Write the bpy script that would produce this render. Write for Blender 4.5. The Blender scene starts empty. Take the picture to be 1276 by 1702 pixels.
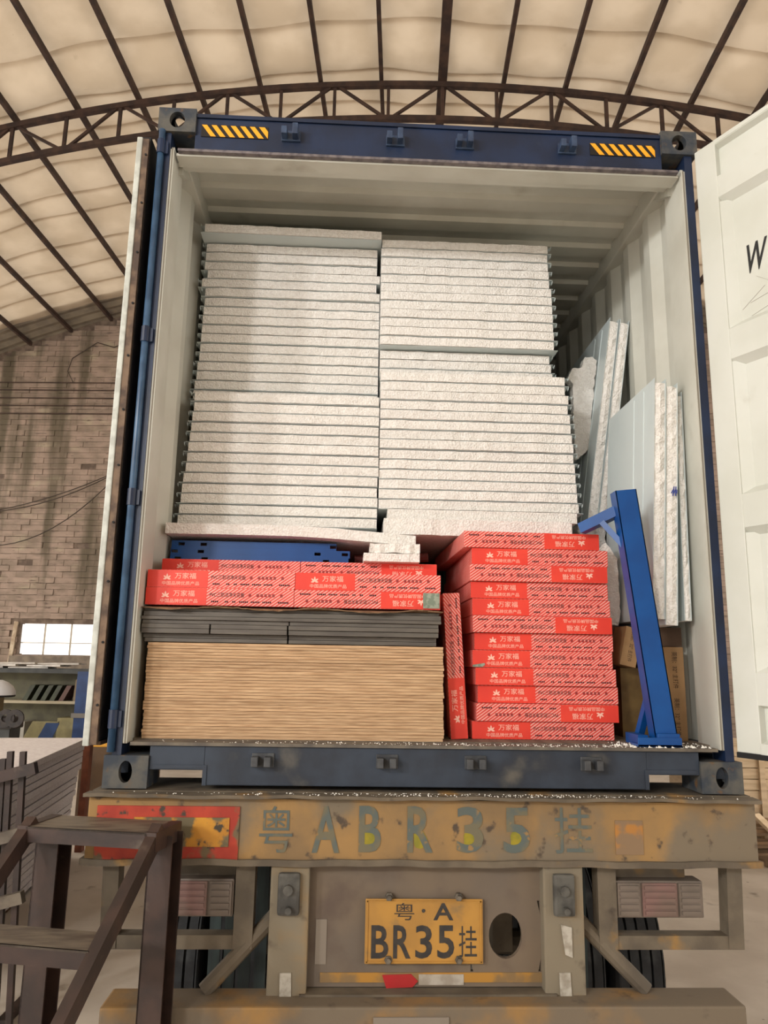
import bpy, bmesh, math, random
import numpy as np
from mathutils import Vector, Matrix
random.seed(7)
sc = bpy.context.scene
COL = sc.collection

# ------------------------------------------------------------------ camera
F = 1250.0
Z0 = 1.45                                   # underside of the container above the ground
CAM = np.array([-0.3139, -3.0026, Z0 + .4786]); YAW, PIT, ROL = .0424, .1966, .0168
_cy, _sy = math.cos(YAW), math.sin(YAW); _cp, _sp = math.cos(PIT), math.sin(PIT); _cr, _sr = math.cos(ROL), math.sin(ROL)
FW = np.array([_sy*_cp, _cy*_cp, _sp]); _rt = np.array([_cy, -_sy, 0.]); _up = np.cross(_rt, FW)
RT = _cr*_rt + _sr*_up; UP = -_sr*_rt + _cr*_up
cd = bpy.data.cameras.new('camera'); cam = bpy.data.objects.new('camera', cd); COL.objects.link(cam)
cd.sensor_fit = 'VERTICAL'; cd.sensor_height = 36.0; cd.lens = 36.0*F/1702.0; cd.clip_start = .05; cd.clip_end = 200
cam.matrix_world = Matrix(((RT[0], UP[0], -FW[0], CAM[0]), (RT[1], UP[1], -FW[1], CAM[1]), (RT[2], UP[2], -FW[2], CAM[2]), (0, 0, 0, 1)))
sc.camera = cam
def ray(x, y): return FW + RT*(x-638)/F + UP*(851-y)/F
def PY(x, y, Y): d = ray(x, y); return CAM + d*(Y-CAM[1])/d[1]
def PZ(x, y, Z): d = ray(x, y); return CAM + d*(Z-CAM[2])/d[2]
# the shed's own axes: slightly turned against the container
AZ = .0712
AX = np.array([math.sin(AZ), math.cos(AZ), 0.]); EX = np.array([math.cos(AZ), -math.sin(AZ), 0.]); ORG = np.array([CAM[0], CAM[1], 0.])
def S(xs, d, z): p = ORG + EX*xs + AX*d; return (p[0], p[1], z)

# ------------------------------------------------------------------ light
w = bpy.data.worlds.new('world'); sc.world = w; w.use_nodes = True
bg = w.node_tree.nodes['Background']; bg.inputs[0].default_value = (1.0, .95, .885, 1); bg.inputs[1].default_value = 3.2
def area(name, loc, target, size, power, color):
    l = bpy.data.lights.new(name, 'AREA'); l.shape = 'SQUARE'; l.size = size; l.energy = power; l.color = color
    o = bpy.data.objects.new(name, l); COL.objects.link(o); o.location = loc
    o.rotation_euler = (Vector(target)-Vector(loc)).to_track_quat('-Z', 'Y').to_euler(); return o
# the twin shadow edges on the foam and the shadows of the lock keepers come from two lamps hung in the hall, front left
area('lamp_front_far_left_offscreen', (-10.4, -10.0, 6.27), (0, .3, 2.7), .9, 540, (1, .985, .96))
area('lamp_front_left_offscreen', (-6.05, -10.0, 5.9), (0, .3, 2.7), .9, 400, (1, .985, .96))
# no other lamps: daylight is the sky itself, through the open long sides, the entrance and the translucent roof sheets
sc.view_settings.view_transform = 'Standard'; sc.view_settings.look = 'None'; sc.view_settings.gamma = 1
sc.view_settings.exposure = 0.0; sc.view_settings.use_curve_mapping = False

# ------------------------------------------------------------------ materials
def lin(c):
    return tuple(((v/255)/12.92 if v/255 <= .04045 else ((v/255+.055)/1.055)**2.4) for v in c[:3]) + (1,)
MATS = {}
def mat(name, c1, c2=None, rough=.6, metal=0., scale=6, thr=(.35, .65), bump=0., bscale=40, dirt=None, stretch=(1, 1, 1), rnd=0., voro=False, spec=.5, world=False):
    if name in MATS: return MATS[name]
    m = bpy.data.materials.new(name); MATS[name] = m; m.use_nodes = True
    nt = m.node_tree; N = nt.nodes; L = nt.links; b = N['Principled BSDF']
    b.inputs['Roughness'].default_value = rough; b.inputs['Metallic'].default_value = metal
    b.inputs['Specular IOR Level'].default_value = spec
    tc = N.new('ShaderNodeTexCoord'); mp = N.new('ShaderNodeMapping'); mp.inputs['Scale'].default_value = stretch
    src0 = N.new('ShaderNodeNewGeometry').outputs['Position'] if world else tc.outputs['Object']
    L.new(src0, mp.inputs[0]); vec = mp.outputs[0]
    if rnd:
        oi = N.new('ShaderNodeObjectInfo'); ad = N.new('ShaderNodeVectorMath'); ad.operation = 'MULTIPLY_ADD'
        cb = N.new('ShaderNodeCombineXYZ'); 
        for i in range(3): L.new(oi.outputs['Random'], cb.inputs[i])
        ad.inputs[1].default_value = (37, 53, 71); L.new(cb.outputs[0], ad.inputs[0]); L.new(vec, ad.inputs[2]); vec = vec if world else ad.outputs[0]
    def noise(s, det=6):
        n = N.new('ShaderNodeTexNoise'); n.inputs['Scale'].default_value = s; n.inputs['Detail'].default_value = det; L.new(vec, n.inputs['Vector']); return n
    def ramp(src, lo, hi):
        r = N.new('ShaderNodeMapRange'); r.inputs[1].default_value = lo; r.inputs[2].default_value = hi; r.interpolation_type = 'SMOOTHSTEP'; L.new(src, r.inputs[0]); return r.outputs[0]
    def mix(fac, a, c):
        x = N.new('ShaderNodeMix'); x.data_type = 'RGBA'
        if isinstance(fac, float): x.inputs[0].default_value = fac
        else: L.new(fac, x.inputs[0])
        for s, v in ((6, a), (7, c)):
            if isinstance(v, tuple): x.inputs[s].default_value = v
            else: L.new(v, x.inputs[s])
        return x.outputs[2]
    col = lin(c1)
    if c2: col = mix(ramp(noise(scale).outputs[0], *thr), lin(c1), lin(c2))
    for d in (dirt or []):
        dc, ds, lo, hi = d[:4]; nn = noise(ds, 8)
        if len(d) > 4:
            m2 = N.new('ShaderNodeMapping'); m2.inputs['Scale'].default_value = d[4]; L.new(src0, m2.inputs[0]); L.new(m2.outputs[0], nn.inputs['Vector'])
        col = mix(ramp(nn.outputs[0], lo, hi), col, lin(dc))
    if rnd:
        r = N.new('ShaderNodeMapRange'); r.inputs[3].default_value = 1-rnd; r.inputs[4].default_value = 1+rnd*.4; L.new(oi.outputs['Random'], r.inputs[0])
        hs = N.new('ShaderNodeHueSaturation'); L.new(r.outputs[0], hs.inputs['Value'])
        if isinstance(col, tuple): hs.inputs['Color'].default_value = col
        else: L.new(col, hs.inputs['Color'])
        col = hs.outputs[0]
    if isinstance(col, tuple): b.inputs['Base Color'].default_value = col
    else: L.new(col, b.inputs['Base Color'])
    if bump:
        bn = N.new('ShaderNodeBump'); bn.inputs['Strength'].default_value = bump; bn.inputs['Distance'].default_value = .004
        if voro:
            v = N.new('ShaderNodeTexVoronoi'); v.inputs['Scale'].default_value = bscale; L.new(vec, v.inputs['Vector']); L.new(v.outputs['Distance'], bn.inputs['Height'])
        else: L.new(noise(bscale, 5).outputs[0], bn.inputs['Height'])
        L.new(bn.outputs[0], b.inputs['Normal'])
    return m

# ------------------------------------------------------------------ mesh helpers
WL = {}
class MB:
    def __init__(s): s.v = []; s.f = []
    def add(s, vs, fs):
        o = len(s.v); s.v += [tuple(map(float, p)) for p in vs]; s.f += [tuple(i+o for i in f) for f in fs]; return s
    def hexa(s, p):           # p: 4 bottom, 4 top (counter-clockwise seen from above)
        return s.add(p, [(3, 2, 1, 0), (4, 5, 6, 7), (0, 1, 5, 4), (1, 2, 6, 5), (2, 3, 7, 6), (3, 0, 4, 7)])
    def box(s, x0, x1, y0, y1, z0, z1):
        return s.hexa([(x0, y0, z0), (x1, y0, z0), (x1, y1, z0), (x0, y1, z0), (x0, y0, z1), (x1, y0, z1), (x1, y1, z1), (x0, y1, z1)])
    def bar(s, a, b, w, h, up=(0, 0, 1)):      # rectangular bar from a to b
        a = Vector(a); b = Vector(b); d = (b-a).normalized(); u = Vector(up)
        if abs(d.dot(u)) > .95: u = Vector((0, 1, 0))
        x = d.cross(u).normalized(); y = x.cross(d).normalized(); x *= w/2; y *= h/2
        return s.add([a-x-y, a+x-y, a+x+y, a-x+y, b-x-y, b+x-y, b+x+y, b-x+y], [(3, 2, 1, 0), (4, 5, 6, 7), (0, 1, 5, 4), (1, 2, 6, 5), (2, 3, 7, 6), (3, 0, 4, 7)])
    def tube(s, pts, r, n=10, cap=True):
        pts = [Vector(p) for p in pts]; rs = r if isinstance(r, (list, tuple)) else [r]*len(pts); rings = []
        for i, p in enumerate(pts):
            d = (pts[min(i+1, len(pts)-1)]-pts[max(i-1, 0)]).normalized(); u = Vector((0, 0, 1)) if abs(d.z) < .9 else Vector((0, 1, 0))
            x = d.cross(u).normalized(); y = x.cross(d).normalized()
            rings.append([p+rs[i]*(x*math.cos(2*math.pi*k/n)+y*math.sin(2*math.pi*k/n)) for k in range(n)])
        vs = [q for ring in rings for q in ring]; fs = []
        for i in range(len(pts)-1):
            for k in range(n): fs.append((i*n+k, i*n+(k+1) % n, (i+1)*n+(k+1) % n, (i+1)*n+k))
        if cap: fs += [tuple(range(n-1, -1, -1)), tuple((len(pts)-1)*n+k for k in range(n))]
        return s.add(vs, fs)
    def prism(s, poly, vec):                   # polygon (3d points) extruded along vec
        n = len(poly); v = Vector(vec); poly = [Vector(p) for p in poly]
        return s.add(poly+[p+v for p in poly], [tuple(range(n-1, -1, -1)), tuple(range(n, 2*n))]+[(i, (i+1) % n, n+(i+1) % n, n+i) for i in range(n)])
    def lathe(s, c, prof, axis='X', n=28):     # prof: (along, radius)
        vs = []; fs = []
        for a, r in prof:
            for k in range(n):
                t = 2*math.pi*k/n; p = (a, r*math.cos(t), r*math.sin(t))
                if axis == 'Y': p = (p[1], p[0], p[2])
                if axis == 'Z': p = (p[1], p[2], p[0])
                vs.append((c[0]+p[0], c[1]+p[1], c[2]+p[2]))
        for i in range(len(prof)-1):
            for k in range(n): fs.append((i*n+k, i*n+(k+1) % n, (i+1)*n+(k+1) % n, (i+1)*n+k))
        return s.add(vs, fs)
    def build(s, name, m, parent=None, bevel=0., smooth=False):
        off = Vector((0, 0, 0)); A = np.array(s.v)
        if parent is not None: off = WL[parent.name]
        else:
            lo = A.min(0); hi = A.max(0); off = Vector(((lo[0]+hi[0])/2, (lo[1]+hi[1])/2, lo[2]))
        me = bpy.data.meshes.new(name); me.from_pydata([(p[0]-off[0], p[1]-off[1], p[2]-off[2]) for p in s.v], [], s.f)
        bm = bmesh.new(); bm.from_mesh(me); bmesh.ops.recalc_face_normals(bm, faces=bm.faces)
        if bevel: bmesh.ops.bevel(bm, geom=[e for e in bm.edges if len(e.link_faces) == 2 and e.calc_face_angle() > .5], offset=bevel, segments=2, affect='EDGES', profile=.6)
        bm.to_mesh(me); bm.free()
        if smooth:
            for p in me.polygons: p.use_smooth = True
        me.materials.append(m)
        return link(name, me, parent, off)
def link(name, me, parent=None, off=(0, 0, 0)):
    o = bpy.data.objects.new(name, me); COL.objects.link(o)
    if parent is not None: o.parent = parent; WL[o.name] = WL[parent.name]
    else: o.location = off; WL[o.name] = Vector(off)
    return o
def tag(o, label=None, cat=None, group=None, kind=None):
    for k, v in (('label', label), ('category', cat), ('group', group), ('kind', kind)):
        if v: o[k] = v
    return o
def thing(name, loc, label=None, cat=None, group=None, kind=None):
    o = bpy.data.objects.new(name, None); COL.objects.link(o); o.location = loc; o.empty_display_size = .1; WL[o.name] = Vector(loc); return tag(o, label, cat, group, kind)
def copy_tree(o, parent=None):
    c = o.copy(); COL.objects.link(c); c.parent = parent
    for ch in o.children: copy_tree(ch, c)
    return c
def B(x0, x1, y0, y1, z0, z1): return MB().box(x0, x1, y0, y1, z0, z1)

def glyphs(txt):                # text as flat triangles, normalised to a unit box; the fallback font supplies CJK
    c = bpy.data.curves.new('t', 'FONT'); c.body = txt; c.resolution_u = 3; c.offset = .018 if len(txt) == 1 and txt.isascii() else 0
    o = bpy.data.objects.new('t', c); COL.objects.link(o)
    me = bpy.data.meshes.new_from_object(o.evaluated_get(bpy.context.evaluated_depsgraph_get()))
    v = np.array([p.co[:2] for p in me.vertices]); f = [tuple(p.vertices) for p in me.polygons]
    bpy.data.objects.remove(o); bpy.data.curves.remove(c); bpy.data.meshes.remove(me)
    lo = v.min(0); hi = v.max(0); return (v-lo)/(hi-lo), f
_g = {}
def put_text(mb, txt, x0, x1, z0, z1, fn):       # fn maps (x, z) of the printed face to 3d
    if txt not in _g: _g[txt] = glyphs(txt)
    v, f = _g[txt]; return mb.add([fn(x0+(x1-x0)*p[0], z0+(z1-z0)*p[1]) for p in v], f)

# palette
navy = mat('navy_paint', (22, 40, 70), (16, 30, 54), rough=.45, scale=5, bump=.15, bscale=60, dirt=[((60, 66, 76), 9, .72, .9)])
navyd = mat('navy_sill_paint', (46, 56, 70), (32, 39, 50), rough=.6, scale=5, bump=.2, bscale=60, dirt=[((92, 88, 80), 5, .58, .8)])
bluepost = mat('blue_post_paint', (62, 92, 122), (46, 72, 100), rough=.35, scale=12)
casting = mat('weathered_casting', (84, 82, 76), (44, 52, 62), rough=.7, scale=14, bump=.3, bscale=70, dirt=[((104, 76, 48), 20, .58, .72)])
cwhite = mat('container_white', (202, 202, 192), (190, 189, 178), rough=.5, scale=3, dirt=[((150, 143, 126), 3.5, .62, .85)], bump=.06, bscale=12)
doorw = mat('door_white', (206, 208, 200), (198, 200, 190), rough=.42, scale=3, dirt=[((176, 172, 158), 5, .66, .9)])
rubber = mat('black_rubber', (20, 19, 20), rough=.8)
gasket = mat('pale_gasket', (196, 200, 192), (170, 172, 164), rough=.5, scale=20)
rustrim = mat('brown_rim', (120, 98, 78), (74, 58, 48), rough=.7, scale=18, bump=.2)
foam = mat('white_foam', (238, 235, 230), (228, 224, 218), rough=.95, scale=60, bump=1.0, bscale=115, voro=True, rnd=.04, spec=.1)
skin = mat('pale_steel_skin', (204, 214, 214), (192, 203, 204), rough=.35, scale=2, spec=.5)
blueS = mat('blue_steel_paint', (4, 76, 146), (3, 66, 132), rough=.38, scale=5)
white_print = mat('white_print', (244, 190, 172), rough=.7)
dark_print = mat('dark_print', (58, 18, 24), rough=.7)
redlogo = mat('solid_red_print', (232, 66, 48), (222, 60, 46), rough=.5, scale=9)
steel_br = mat('brown_painted_steel', (60, 42, 35), (40, 28, 24), rough=.5, scale=8, dirt=[((96, 84, 72), 14, .64, .85)], bump=.15)
steel_top = mat('worn_tread_steel', (112, 102, 88), (80, 70, 60), rough=.5, scale=9, stretch=(1, 4, 1))
truss_m = mat('rusty_truss', (66, 46, 36), (44, 30, 25), rough=.75, scale=5)
grime = mat('trailer_grime', (106, 95, 79), (84, 75, 63), rough=.8, scale=7, bump=.3, bscale=50, dirt=[((140, 108, 62), 6, .6, .72), ((70, 60, 50), 12, .6, .75)])
ochre = mat('trailer_ochre', (152, 118, 70), (124, 100, 68), rough=.75, scale=4, bump=.3, bscale=40, dirt=[((112, 100, 82), 2.2, .5, .62), ((74, 62, 50), 16, .6, .7)])
crumb = mat('foam_crumb', (240, 238, 230), rough=.9)

# ================================================================== THE SHED
concrete = mat('concrete_floor', (204, 194, 181), (184, 173, 159), rough=.75, scale=1.6, bump=.12, bscale=18, dirt=[((128, 116, 102), 4, .62, .78), ((84, 72, 62), 14, .72, .78)])
fl = MB(); 
fl.add([S(-26, -16, 0), S(26, -16, 0), S(26, 20.8, 0), S(-26, 20.8, 0), S(-26, -16, -.2), S(26, -16, -.2), S(26, 20.8, -.2), S(-26, 20.8, -.2)], [(0, 1, 2, 3), (7, 6, 5, 4), (0, 4, 5, 1), (1, 5, 6, 2), (2, 6, 7, 3), (3, 7, 4, 0)])
tag(fl.build('floor', concrete), kind='structure', label='pale dusty concrete floor of the shed')

def roofz(xs): return 12.95-(xs+.4)**2/60-(xs+.4)**4/216000
ceil = thing('ceiling', S(-.4, 0, 12.9), 'arched shed roof lined with cream sheeting on brown purlins', kind='structure')
sheet = mat('cream_roof_sheet', (206, 190, 168), (190, 173, 150), rough=.85, scale=1.1, bump=.5, bscale=2.2, dirt=[((150, 132, 112), 3.2, .66, .9), ((96, 80, 66), 22, .76, .8)])
def translucent(m, amount):
    nt = m.node_tree; b = nt.nodes['Principled BSDF']; tl = nt.nodes.new('ShaderNodeBsdfTranslucent'); mx = nt.nodes.new('ShaderNodeMixShader'); out = nt.nodes['Material Output']
    nt.links.new(b.inputs['Base Color'].links[0].from_socket, tl.inputs[0]); mx.inputs[0].default_value = amount
    nt.links.new(b.outputs[0], mx.inputs[1]); nt.links.new(tl.outputs[0], mx.inputs[2]); nt.links.new(mx.outputs[0], out.inputs[0])
translucent(sheet, .15)
sheetm = mat('grey_roof_sheet', (132, 122, 106), (112, 102, 90), rough=.7, scale=3)
seams = [-14, -11.2, -8.4, -5.6, -3, -.8, 1.3, 3.3, 5.2, 7.0, 8.6, 10.1, 11.35, 12.48, 13.3, 14.1, 15.05, 15.7, 16.8, 17.7, 18.6, 19.6]
PUR = [.035+1.17*k-.55-.035 for k in range(-12, 13)]
def strip(d0, d1, sag):
    mb = MB(); nx, ny = 150, 7; vs = []; fs = []
    for j in range(ny+1):
        t = j/ny
        for i in range(nx+1):
            xs = -15+30*i/nx; u = ((xs-PUR[0])/1.17) % 1
            wb_ = lambda q: .05*math.sin(xs*1.3+q)+.03*math.sin(xs*3.1+q*2)
            wob = wb_(d0)*(1-t)+wb_(d1)*t
            z = roofz(xs)+.10-sag*math.sin(math.pi*t)**.8*(.5+.5*math.sin(math.pi*u))-(.018 if t == 0 else 0)
            vs.append(S(xs, d0+(d1-d0)*t+wob+(-.05 if t == 0 else .05*t), z))
    for j in range(ny):
        for i in range(nx): a = j*(nx+1)+i; fs.append((a, a+1, a+nx+2, a+nx+1))
    return mb.add(vs, fs)
for a, b in zip(seams[:-1], seams[1:]): strip(a, b, .09 if abs(a-11.35) > .1 else .16).build('roof_sheet', sheet, ceil, smooth=True)
mb = MB(); nx = 150; vs = []; fs = []       # corrugated end sheets that meet the gable
for i in range(nx+1):
    xs = -15+30*i/nx
    for j in range(9): vs.append(S(xs, 19.2+1.5*j/8, roofz(xs)+.06+(.05 if j % 2 else 0)-.004*j))
for i in range(nx):
    for j in range(8): a = i*9+j; fs.append((a, a+1, a+10, a+9))
mb.add(vs, fs).build('end_sheet', sheetm, ceil)
for k, xs in enumerate(PUR):
    wd = .17 if abs(xs-.62) < .05 else .075
    mb = MB(); n = 1
    mb.hexa([S(xs-wd/2, -14, roofz(xs)-.10), S(xs+wd/2, -14, roofz(xs)-.10), S(xs+wd/2, 20.5, roofz(xs)-.10), S(xs-wd/2, 20.5, roofz(xs)-.10),
             S(xs-wd/2, -14, roofz(xs)+.02), S(xs+wd/2, -14, roofz(xs)+.02), S(xs+wd/2, 20.5, roofz(xs)+.02), S(xs-wd/2, 20.5, roofz(xs)+.02)])
    mb.build('purlin', truss_m, ceil)
def truss(d):
    t = thing('trim_truss', S(-.4, d, 12), 'brown arched lattice truss carrying the shed roof', kind='structure')
    for nm, dz, h in (('top_chord', -.16, .11), ('bottom_chord', -.90, .10)):
        mb = MB(); xs = [-15+.5*i for i in range(61)]
        for a, b in zip(xs[:-1], xs[1:]):
            za, zb = roofz(a)+dz, roofz(b)+dz
            mb.hexa([S(a, d-.05, za-h/2), S(b, d-.05, zb-h/2), S(b, d+.05, zb-h/2), S(a, d+.05, za-h/2), S(a, d-.05, za+h/2), S(b, d-.05, zb+h/2), S(b, d+.05, zb+h/2), S(a, d+.05, za+h/2)])
        mb.build(nm, truss_m, t)
    for k in range(-15, 14):
        x = .62+1.03*k
        MB().bar(S(x, d, roofz(x)-.88), S(x, d, roofz(x)-.18), .06, .06).build('web_post', truss_m, t)
        top = (k % 2 == 0); x2 = x+1.03
        a, b = ((x+.09, -.2), (x2-.09, -.86)) if top else ((x+.09, -.86), (x2-.09, -.2))
        MB().bar(S(a[0], d, roofz(a[0])+a[1]), S(b[0], d, roofz(b[0])+b[1]), .05, .05).build('web_diagonal', truss_m, t)
truss(12.55); truss(4.3)
# hanging longitudinal beam below the thick purlin
# unseen gable behind the camera, added to cut ambient light except through the entrance
wf = MB(); FD = -14.3
for a, b, z0, z1 in ((-15, -10, 0, 9.5), (-1.5, 15, 0, 9.5), (-10, -1.5, 6.5, 9.5), (-12, 12, 9.5, 10.6), (-8, 8, 10.6, 11.9)):
    wf.hexa([S(a, FD-.2, z0), S(b, FD-.2, z0), S(b, FD, z0), S(a, FD, z0), S(a, FD-.2, z1), S(b, FD-.2, z1), S(b, FD, z1), S(a, FD, z1)])
tag(wf.build('wall_front_light_block', mat('added_front_wall_render', (150, 134, 118), (130, 114, 100), rough=.9, scale=2)), 'unseen plain rendered front gable wall added to dim daylight, open at the entrance', kind='structure')
# gable wall
brick = mat('old_block_wall', (156, 136, 122), (132, 116, 102), rough=.9, scale=2.2, stretch=(1, 1, 2.2), bump=.8, bscale=7, rnd=.06, world=True,
            dirt=[((168, 156, 132), 1.3, .55, .8), ((92, 82, 66), 1.1, .5, .68, (1.6, 1.6, .16)), ((104, 88, 78), 6, .6, .75, (.6, .6, 2.2))])
mortar = mat('grimy_mortar', (122, 106, 93), (92, 78, 68), rough=.95, scale=5)
WD = 20.6
wall = thing('wall_back', S(-9, WD, 0), 'rough pale block gable wall stained with dark streaks', kind='structure')
WX0, WX1, WZ0, WZ1 = -10.6, -6.0, 1.97, 2.80        # window opening
mb = MB()
cols = []; xs = -15.0
while xs < 14.99: cols.append((xs, xs+.5)); xs += .5
for a, b in cols:
    za, zb = roofz(a)+.1, roofz(b)+.1
    segs = [(0, None)] if (b <= WX0+.3 or a >= WX1-.01) else [(0, WZ0), (WZ1, None)]
    for z0, z1 in segs:
        mb.hexa([S(a, WD, z0), S(b, WD, z0), S(b, WD+.2, z0), S(a, WD+.2, z0), S(a, WD, z1 or za), S(b, WD, z1 or zb), S(b, WD+.2, z1 or zb), S(a, WD+.2, z1 or za)])
mb.build('mortar_bed', mortar, wall)
# blocks: the part of the wall the camera sees gets its own blocks
shared = []
for v in range(6):
    lw, lh = .431, .154; rj = [random.uniform(-.007, .007) for _ in range(8)]
    m = MB(); p = [(-lw/2, -.03, -lh/2), (lw/2, -.03, -lh/2), (lw/2, .03, -lh/2), (-lw/2, .03, -lh/2), (-lw/2, -.03, lh/2), (lw/2, -.03, lh/2), (lw/2, .03, lh/2), (-lw/2, .03, lh/2)]
    p = [(q[0]+rj[i]*.8, q[1], q[2]+rj[(i+3) % 8]) for i, q in enumerate(p)]
    m.hexa(p); me = bpy.data.meshes.new('block'); me.from_pydata(m.v, [], m.f); me.materials.append(brick); shared.append(me)
cnt = 0; stuff = MB(); woff = Vector(S(-9, WD, 0))
row = 0; z = .08
while z < 12.9:
    x = -14.7+(.21 if row % 2 else 0)
    while x < 14.5:
        inwin = (WX0-.12 < x < WX1+.25 and WZ0-.09 < z < WZ1+.09)
        if not inwin and z+.08 < roofz(x+.25)+.02 and z+.08 < roofz(x-.25)+.02 and random.random() > .02:
            # what can be told apart: blocks between the work bench and mid height
            big = (1.7 < z < 5.2 and -12.1 < x < -7.2 and cnt < 300)
            yj = random.uniform(-.02, .014)
            if big:
                o = bpy.data.objects.new('block', random.choice(shared)); COL.objects.link(o); o.parent = wall; o.location = Vector(S(x, WD+yj, z))-woff; o.rotation_euler = (0, random.uniform(-.02, .02), -AZ); cnt += 1
            else:
                lw, lh = .2155+random.uniform(-.003, .003), .077
                stuff.hexa([S(x-lw, WD-.03+yj, z-lh), S(x+lw, WD-.03+yj, z-lh), S(x+lw, WD+.03, z-lh), S(x-lw, WD+.03, z-lh), S(x-lw, WD-.03+yj, z+lh), S(x+lw, WD-.03+yj, z+lh), S(x+lw, WD+.03, z+lh), S(x-lw, WD+.03, z+lh)])
        x += .435
    row += 1; z += .163
tag(stuff.build('block_courses', brick, wall), kind='stuff')
for z in (9.74, 9.51, 9.27, 9.04, 8.80): MB().tube([S(-14, WD-.12, z), S(-2, WD-.12, z)], .016, 6).build('wall_rod', truss_m, wall)
cable_m = mat('dark_cable', (60, 50, 42), rough=.8)
def cable(pts, r=.014): MB().tube(pts, r, 6).build('wall_cable', cable_m, wall)
def sag(a, b, s, n=12): return [S(a[0]+(b[0]-a[0])*i/n, WD-.2, a[1]+(b[1]-a[1])*i/n-s*4*(i/n)*(1-i/n)) for i in range(n+1)]
cable(sag((-12.6, 5.75), (-7.9, 7.2), .25)); cable(sag((-12.6, 5.85), (-7.9, 7.2), .4)); cable(sag((-12.2, 5.0), (-8.1, 7.0), .75))
cable([S(-9.1, WD-.1, 11.0), S(-9.8, WD-.1, 10.5), S(-9.9, WD-.1, 10.1), S(-9.7, WD-.1, 9.75)]); cable([S(-9.1, WD-.1, 11.0), S(-8.6, WD-.1, 10.85), S(-8.0, WD-.1, 11.1)])
# window
win = thing('window_1', S(-8.5, WD, WZ0), 'long low window of bright panes in the block wall', kind='structure')
frame_m = mat('pale_window_frame', (170, 160, 144), rough=.6)
sky = bpy.data.materials.new('bright_pane'); sky.use_nodes = True
_n = sky.node_tree.nodes; _b = _n['Principled BSDF']; _b.inputs['Base Color'].default_value = (.75, .78, .78, 1); _b.inputs['Roughness'].default_value = .3
_b.inputs['Emission Color'].default_value = (1, .96, .9, 1); _b.inputs['Emission Strength'].default_value = 1.15
x = WX0+.02
while x < WX1-.1:
    x1 = min(x+.73, WX1)
    for z0, z1 in ((WZ0+.02, WZ0+.30), (WZ0+.33, WZ1-.02)):
        MB().hexa([S(x+.02, WD+.08, z0), S(x1-.02, WD+.08, z0), S(x1-.02, WD+.1, z0), S(x+.02, WD+.1, z0), S(x+.02, WD+.08, z1), S(x1-.02, WD+.08, z1), S(x1-.02, WD+.1, z1), S(x+.02, WD+.1, z1)]).build('pane', sky, win)
    MB().bar(S(x1, WD+.07, WZ0), S(x1, WD+.07, WZ1), .035, .05).build('mullion', frame_m, win)
    x = x1
MB().bar(S(WX0, WD+.07, WZ0+.315), S(WX1, WD+.07, WZ0+.315), .05, .025).build('transom', frame_m, win)
MB().bar(S(WX0-.1, WD+.02, WZ0-.3), S(WX0-.02, WD+.02, WZ1+.05), .1, .2).build('window_jamb', mat('pale_plaster', (196, 180, 156), (160, 140, 116), rough=.8, scale=6), win)
MB().bar(S(WX0-.1, WD-.02, WZ0-.2), S(WX1, WD-.02, WZ0-.2), .16, .32).build('window_sill', mat('grey_plaster', (128, 116, 102), (104, 94, 84), rough=.9, scale=5), win)

# ================================================================== THE TRAILER
tr = thing('semi_trailer', (0, 0, 0), 'dirty ochre flatbed trailer rear with painted letters under the container', 'trailer')
def T(mb, name, m, **k): return mb.build(name, m, tr, **k)
# rear cross beam, slightly wavy lips
mbeam = MB(); n = 40
def wav(i, s): return .0018*math.sin(i*1.7+s)+.002*math.sin(i*.6+2*s)
beam = T(B(-1.25, 1.237, -.055, .22, 1.205, 1.425), 'rear_beam', ochre, bevel=.004)
def lip(z, h, y0, s, name, m):
    mb = MB(); vs = []; fs = []
    for i in range(n+1):
        x = -1.262+2.51*i/n; dz = wav(i, s)
        vs += [(x, y0, z+dz), (x, -.02, z), (x, -.02, z+h), (x, y0, z+h+dz)]
    for i in range(n):
        for k in range(4): a = i*4; fs.append((a+k, a+(k+1) % 4, a+4+(k+1) % 4, a+4+k))
    fs += [(3, 2, 1, 0), (n*4, n*4+1, n*4+2, n*4+3)]
    return T(mb.add(vs, fs), name, m)
lip(1.43, .012, -.09, .3, 'beam_top_plate', grime); lip(1.196, .022, -.068, 1.9, 'beam_lower_lip', grime)
T(B(-1.25, 1.24, -.02, .3, 1.425, 1.445), 'bolster', grime)
rp = T(B(-1.215, -.70, -.062, -.054, 1.215, 1.398), 'reflector_panel', mat('peeling_red', (178, 62, 38), (150, 46, 30), rough=.7, scale=8, bump=.3, dirt=[((104, 88, 62), 9, .52, .6), ((62, 52, 42), 20, .58, .66)]))
B(-1.08, -.735, -.066, -.061, 1.26, 1.36).build('reflector_centre', mat('peeling_yellow', (196, 140, 44), (170, 116, 36), rough=.7, scale=8, dirt=[((98, 88, 64), 11, .46, .54), ((60, 52, 40), 24, .56, .64)]), rp)
lett = mat('faded_slate_letters', (84, 92, 88), (104, 98, 78), rough=.8, scale=14, thr=(.45, .6), dirt=[((140, 110, 68), 26, .6, .68)])
mossy = mat('mossy_yellow', (150, 134, 36), (120, 116, 40), rough=.9, scale=20)
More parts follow.
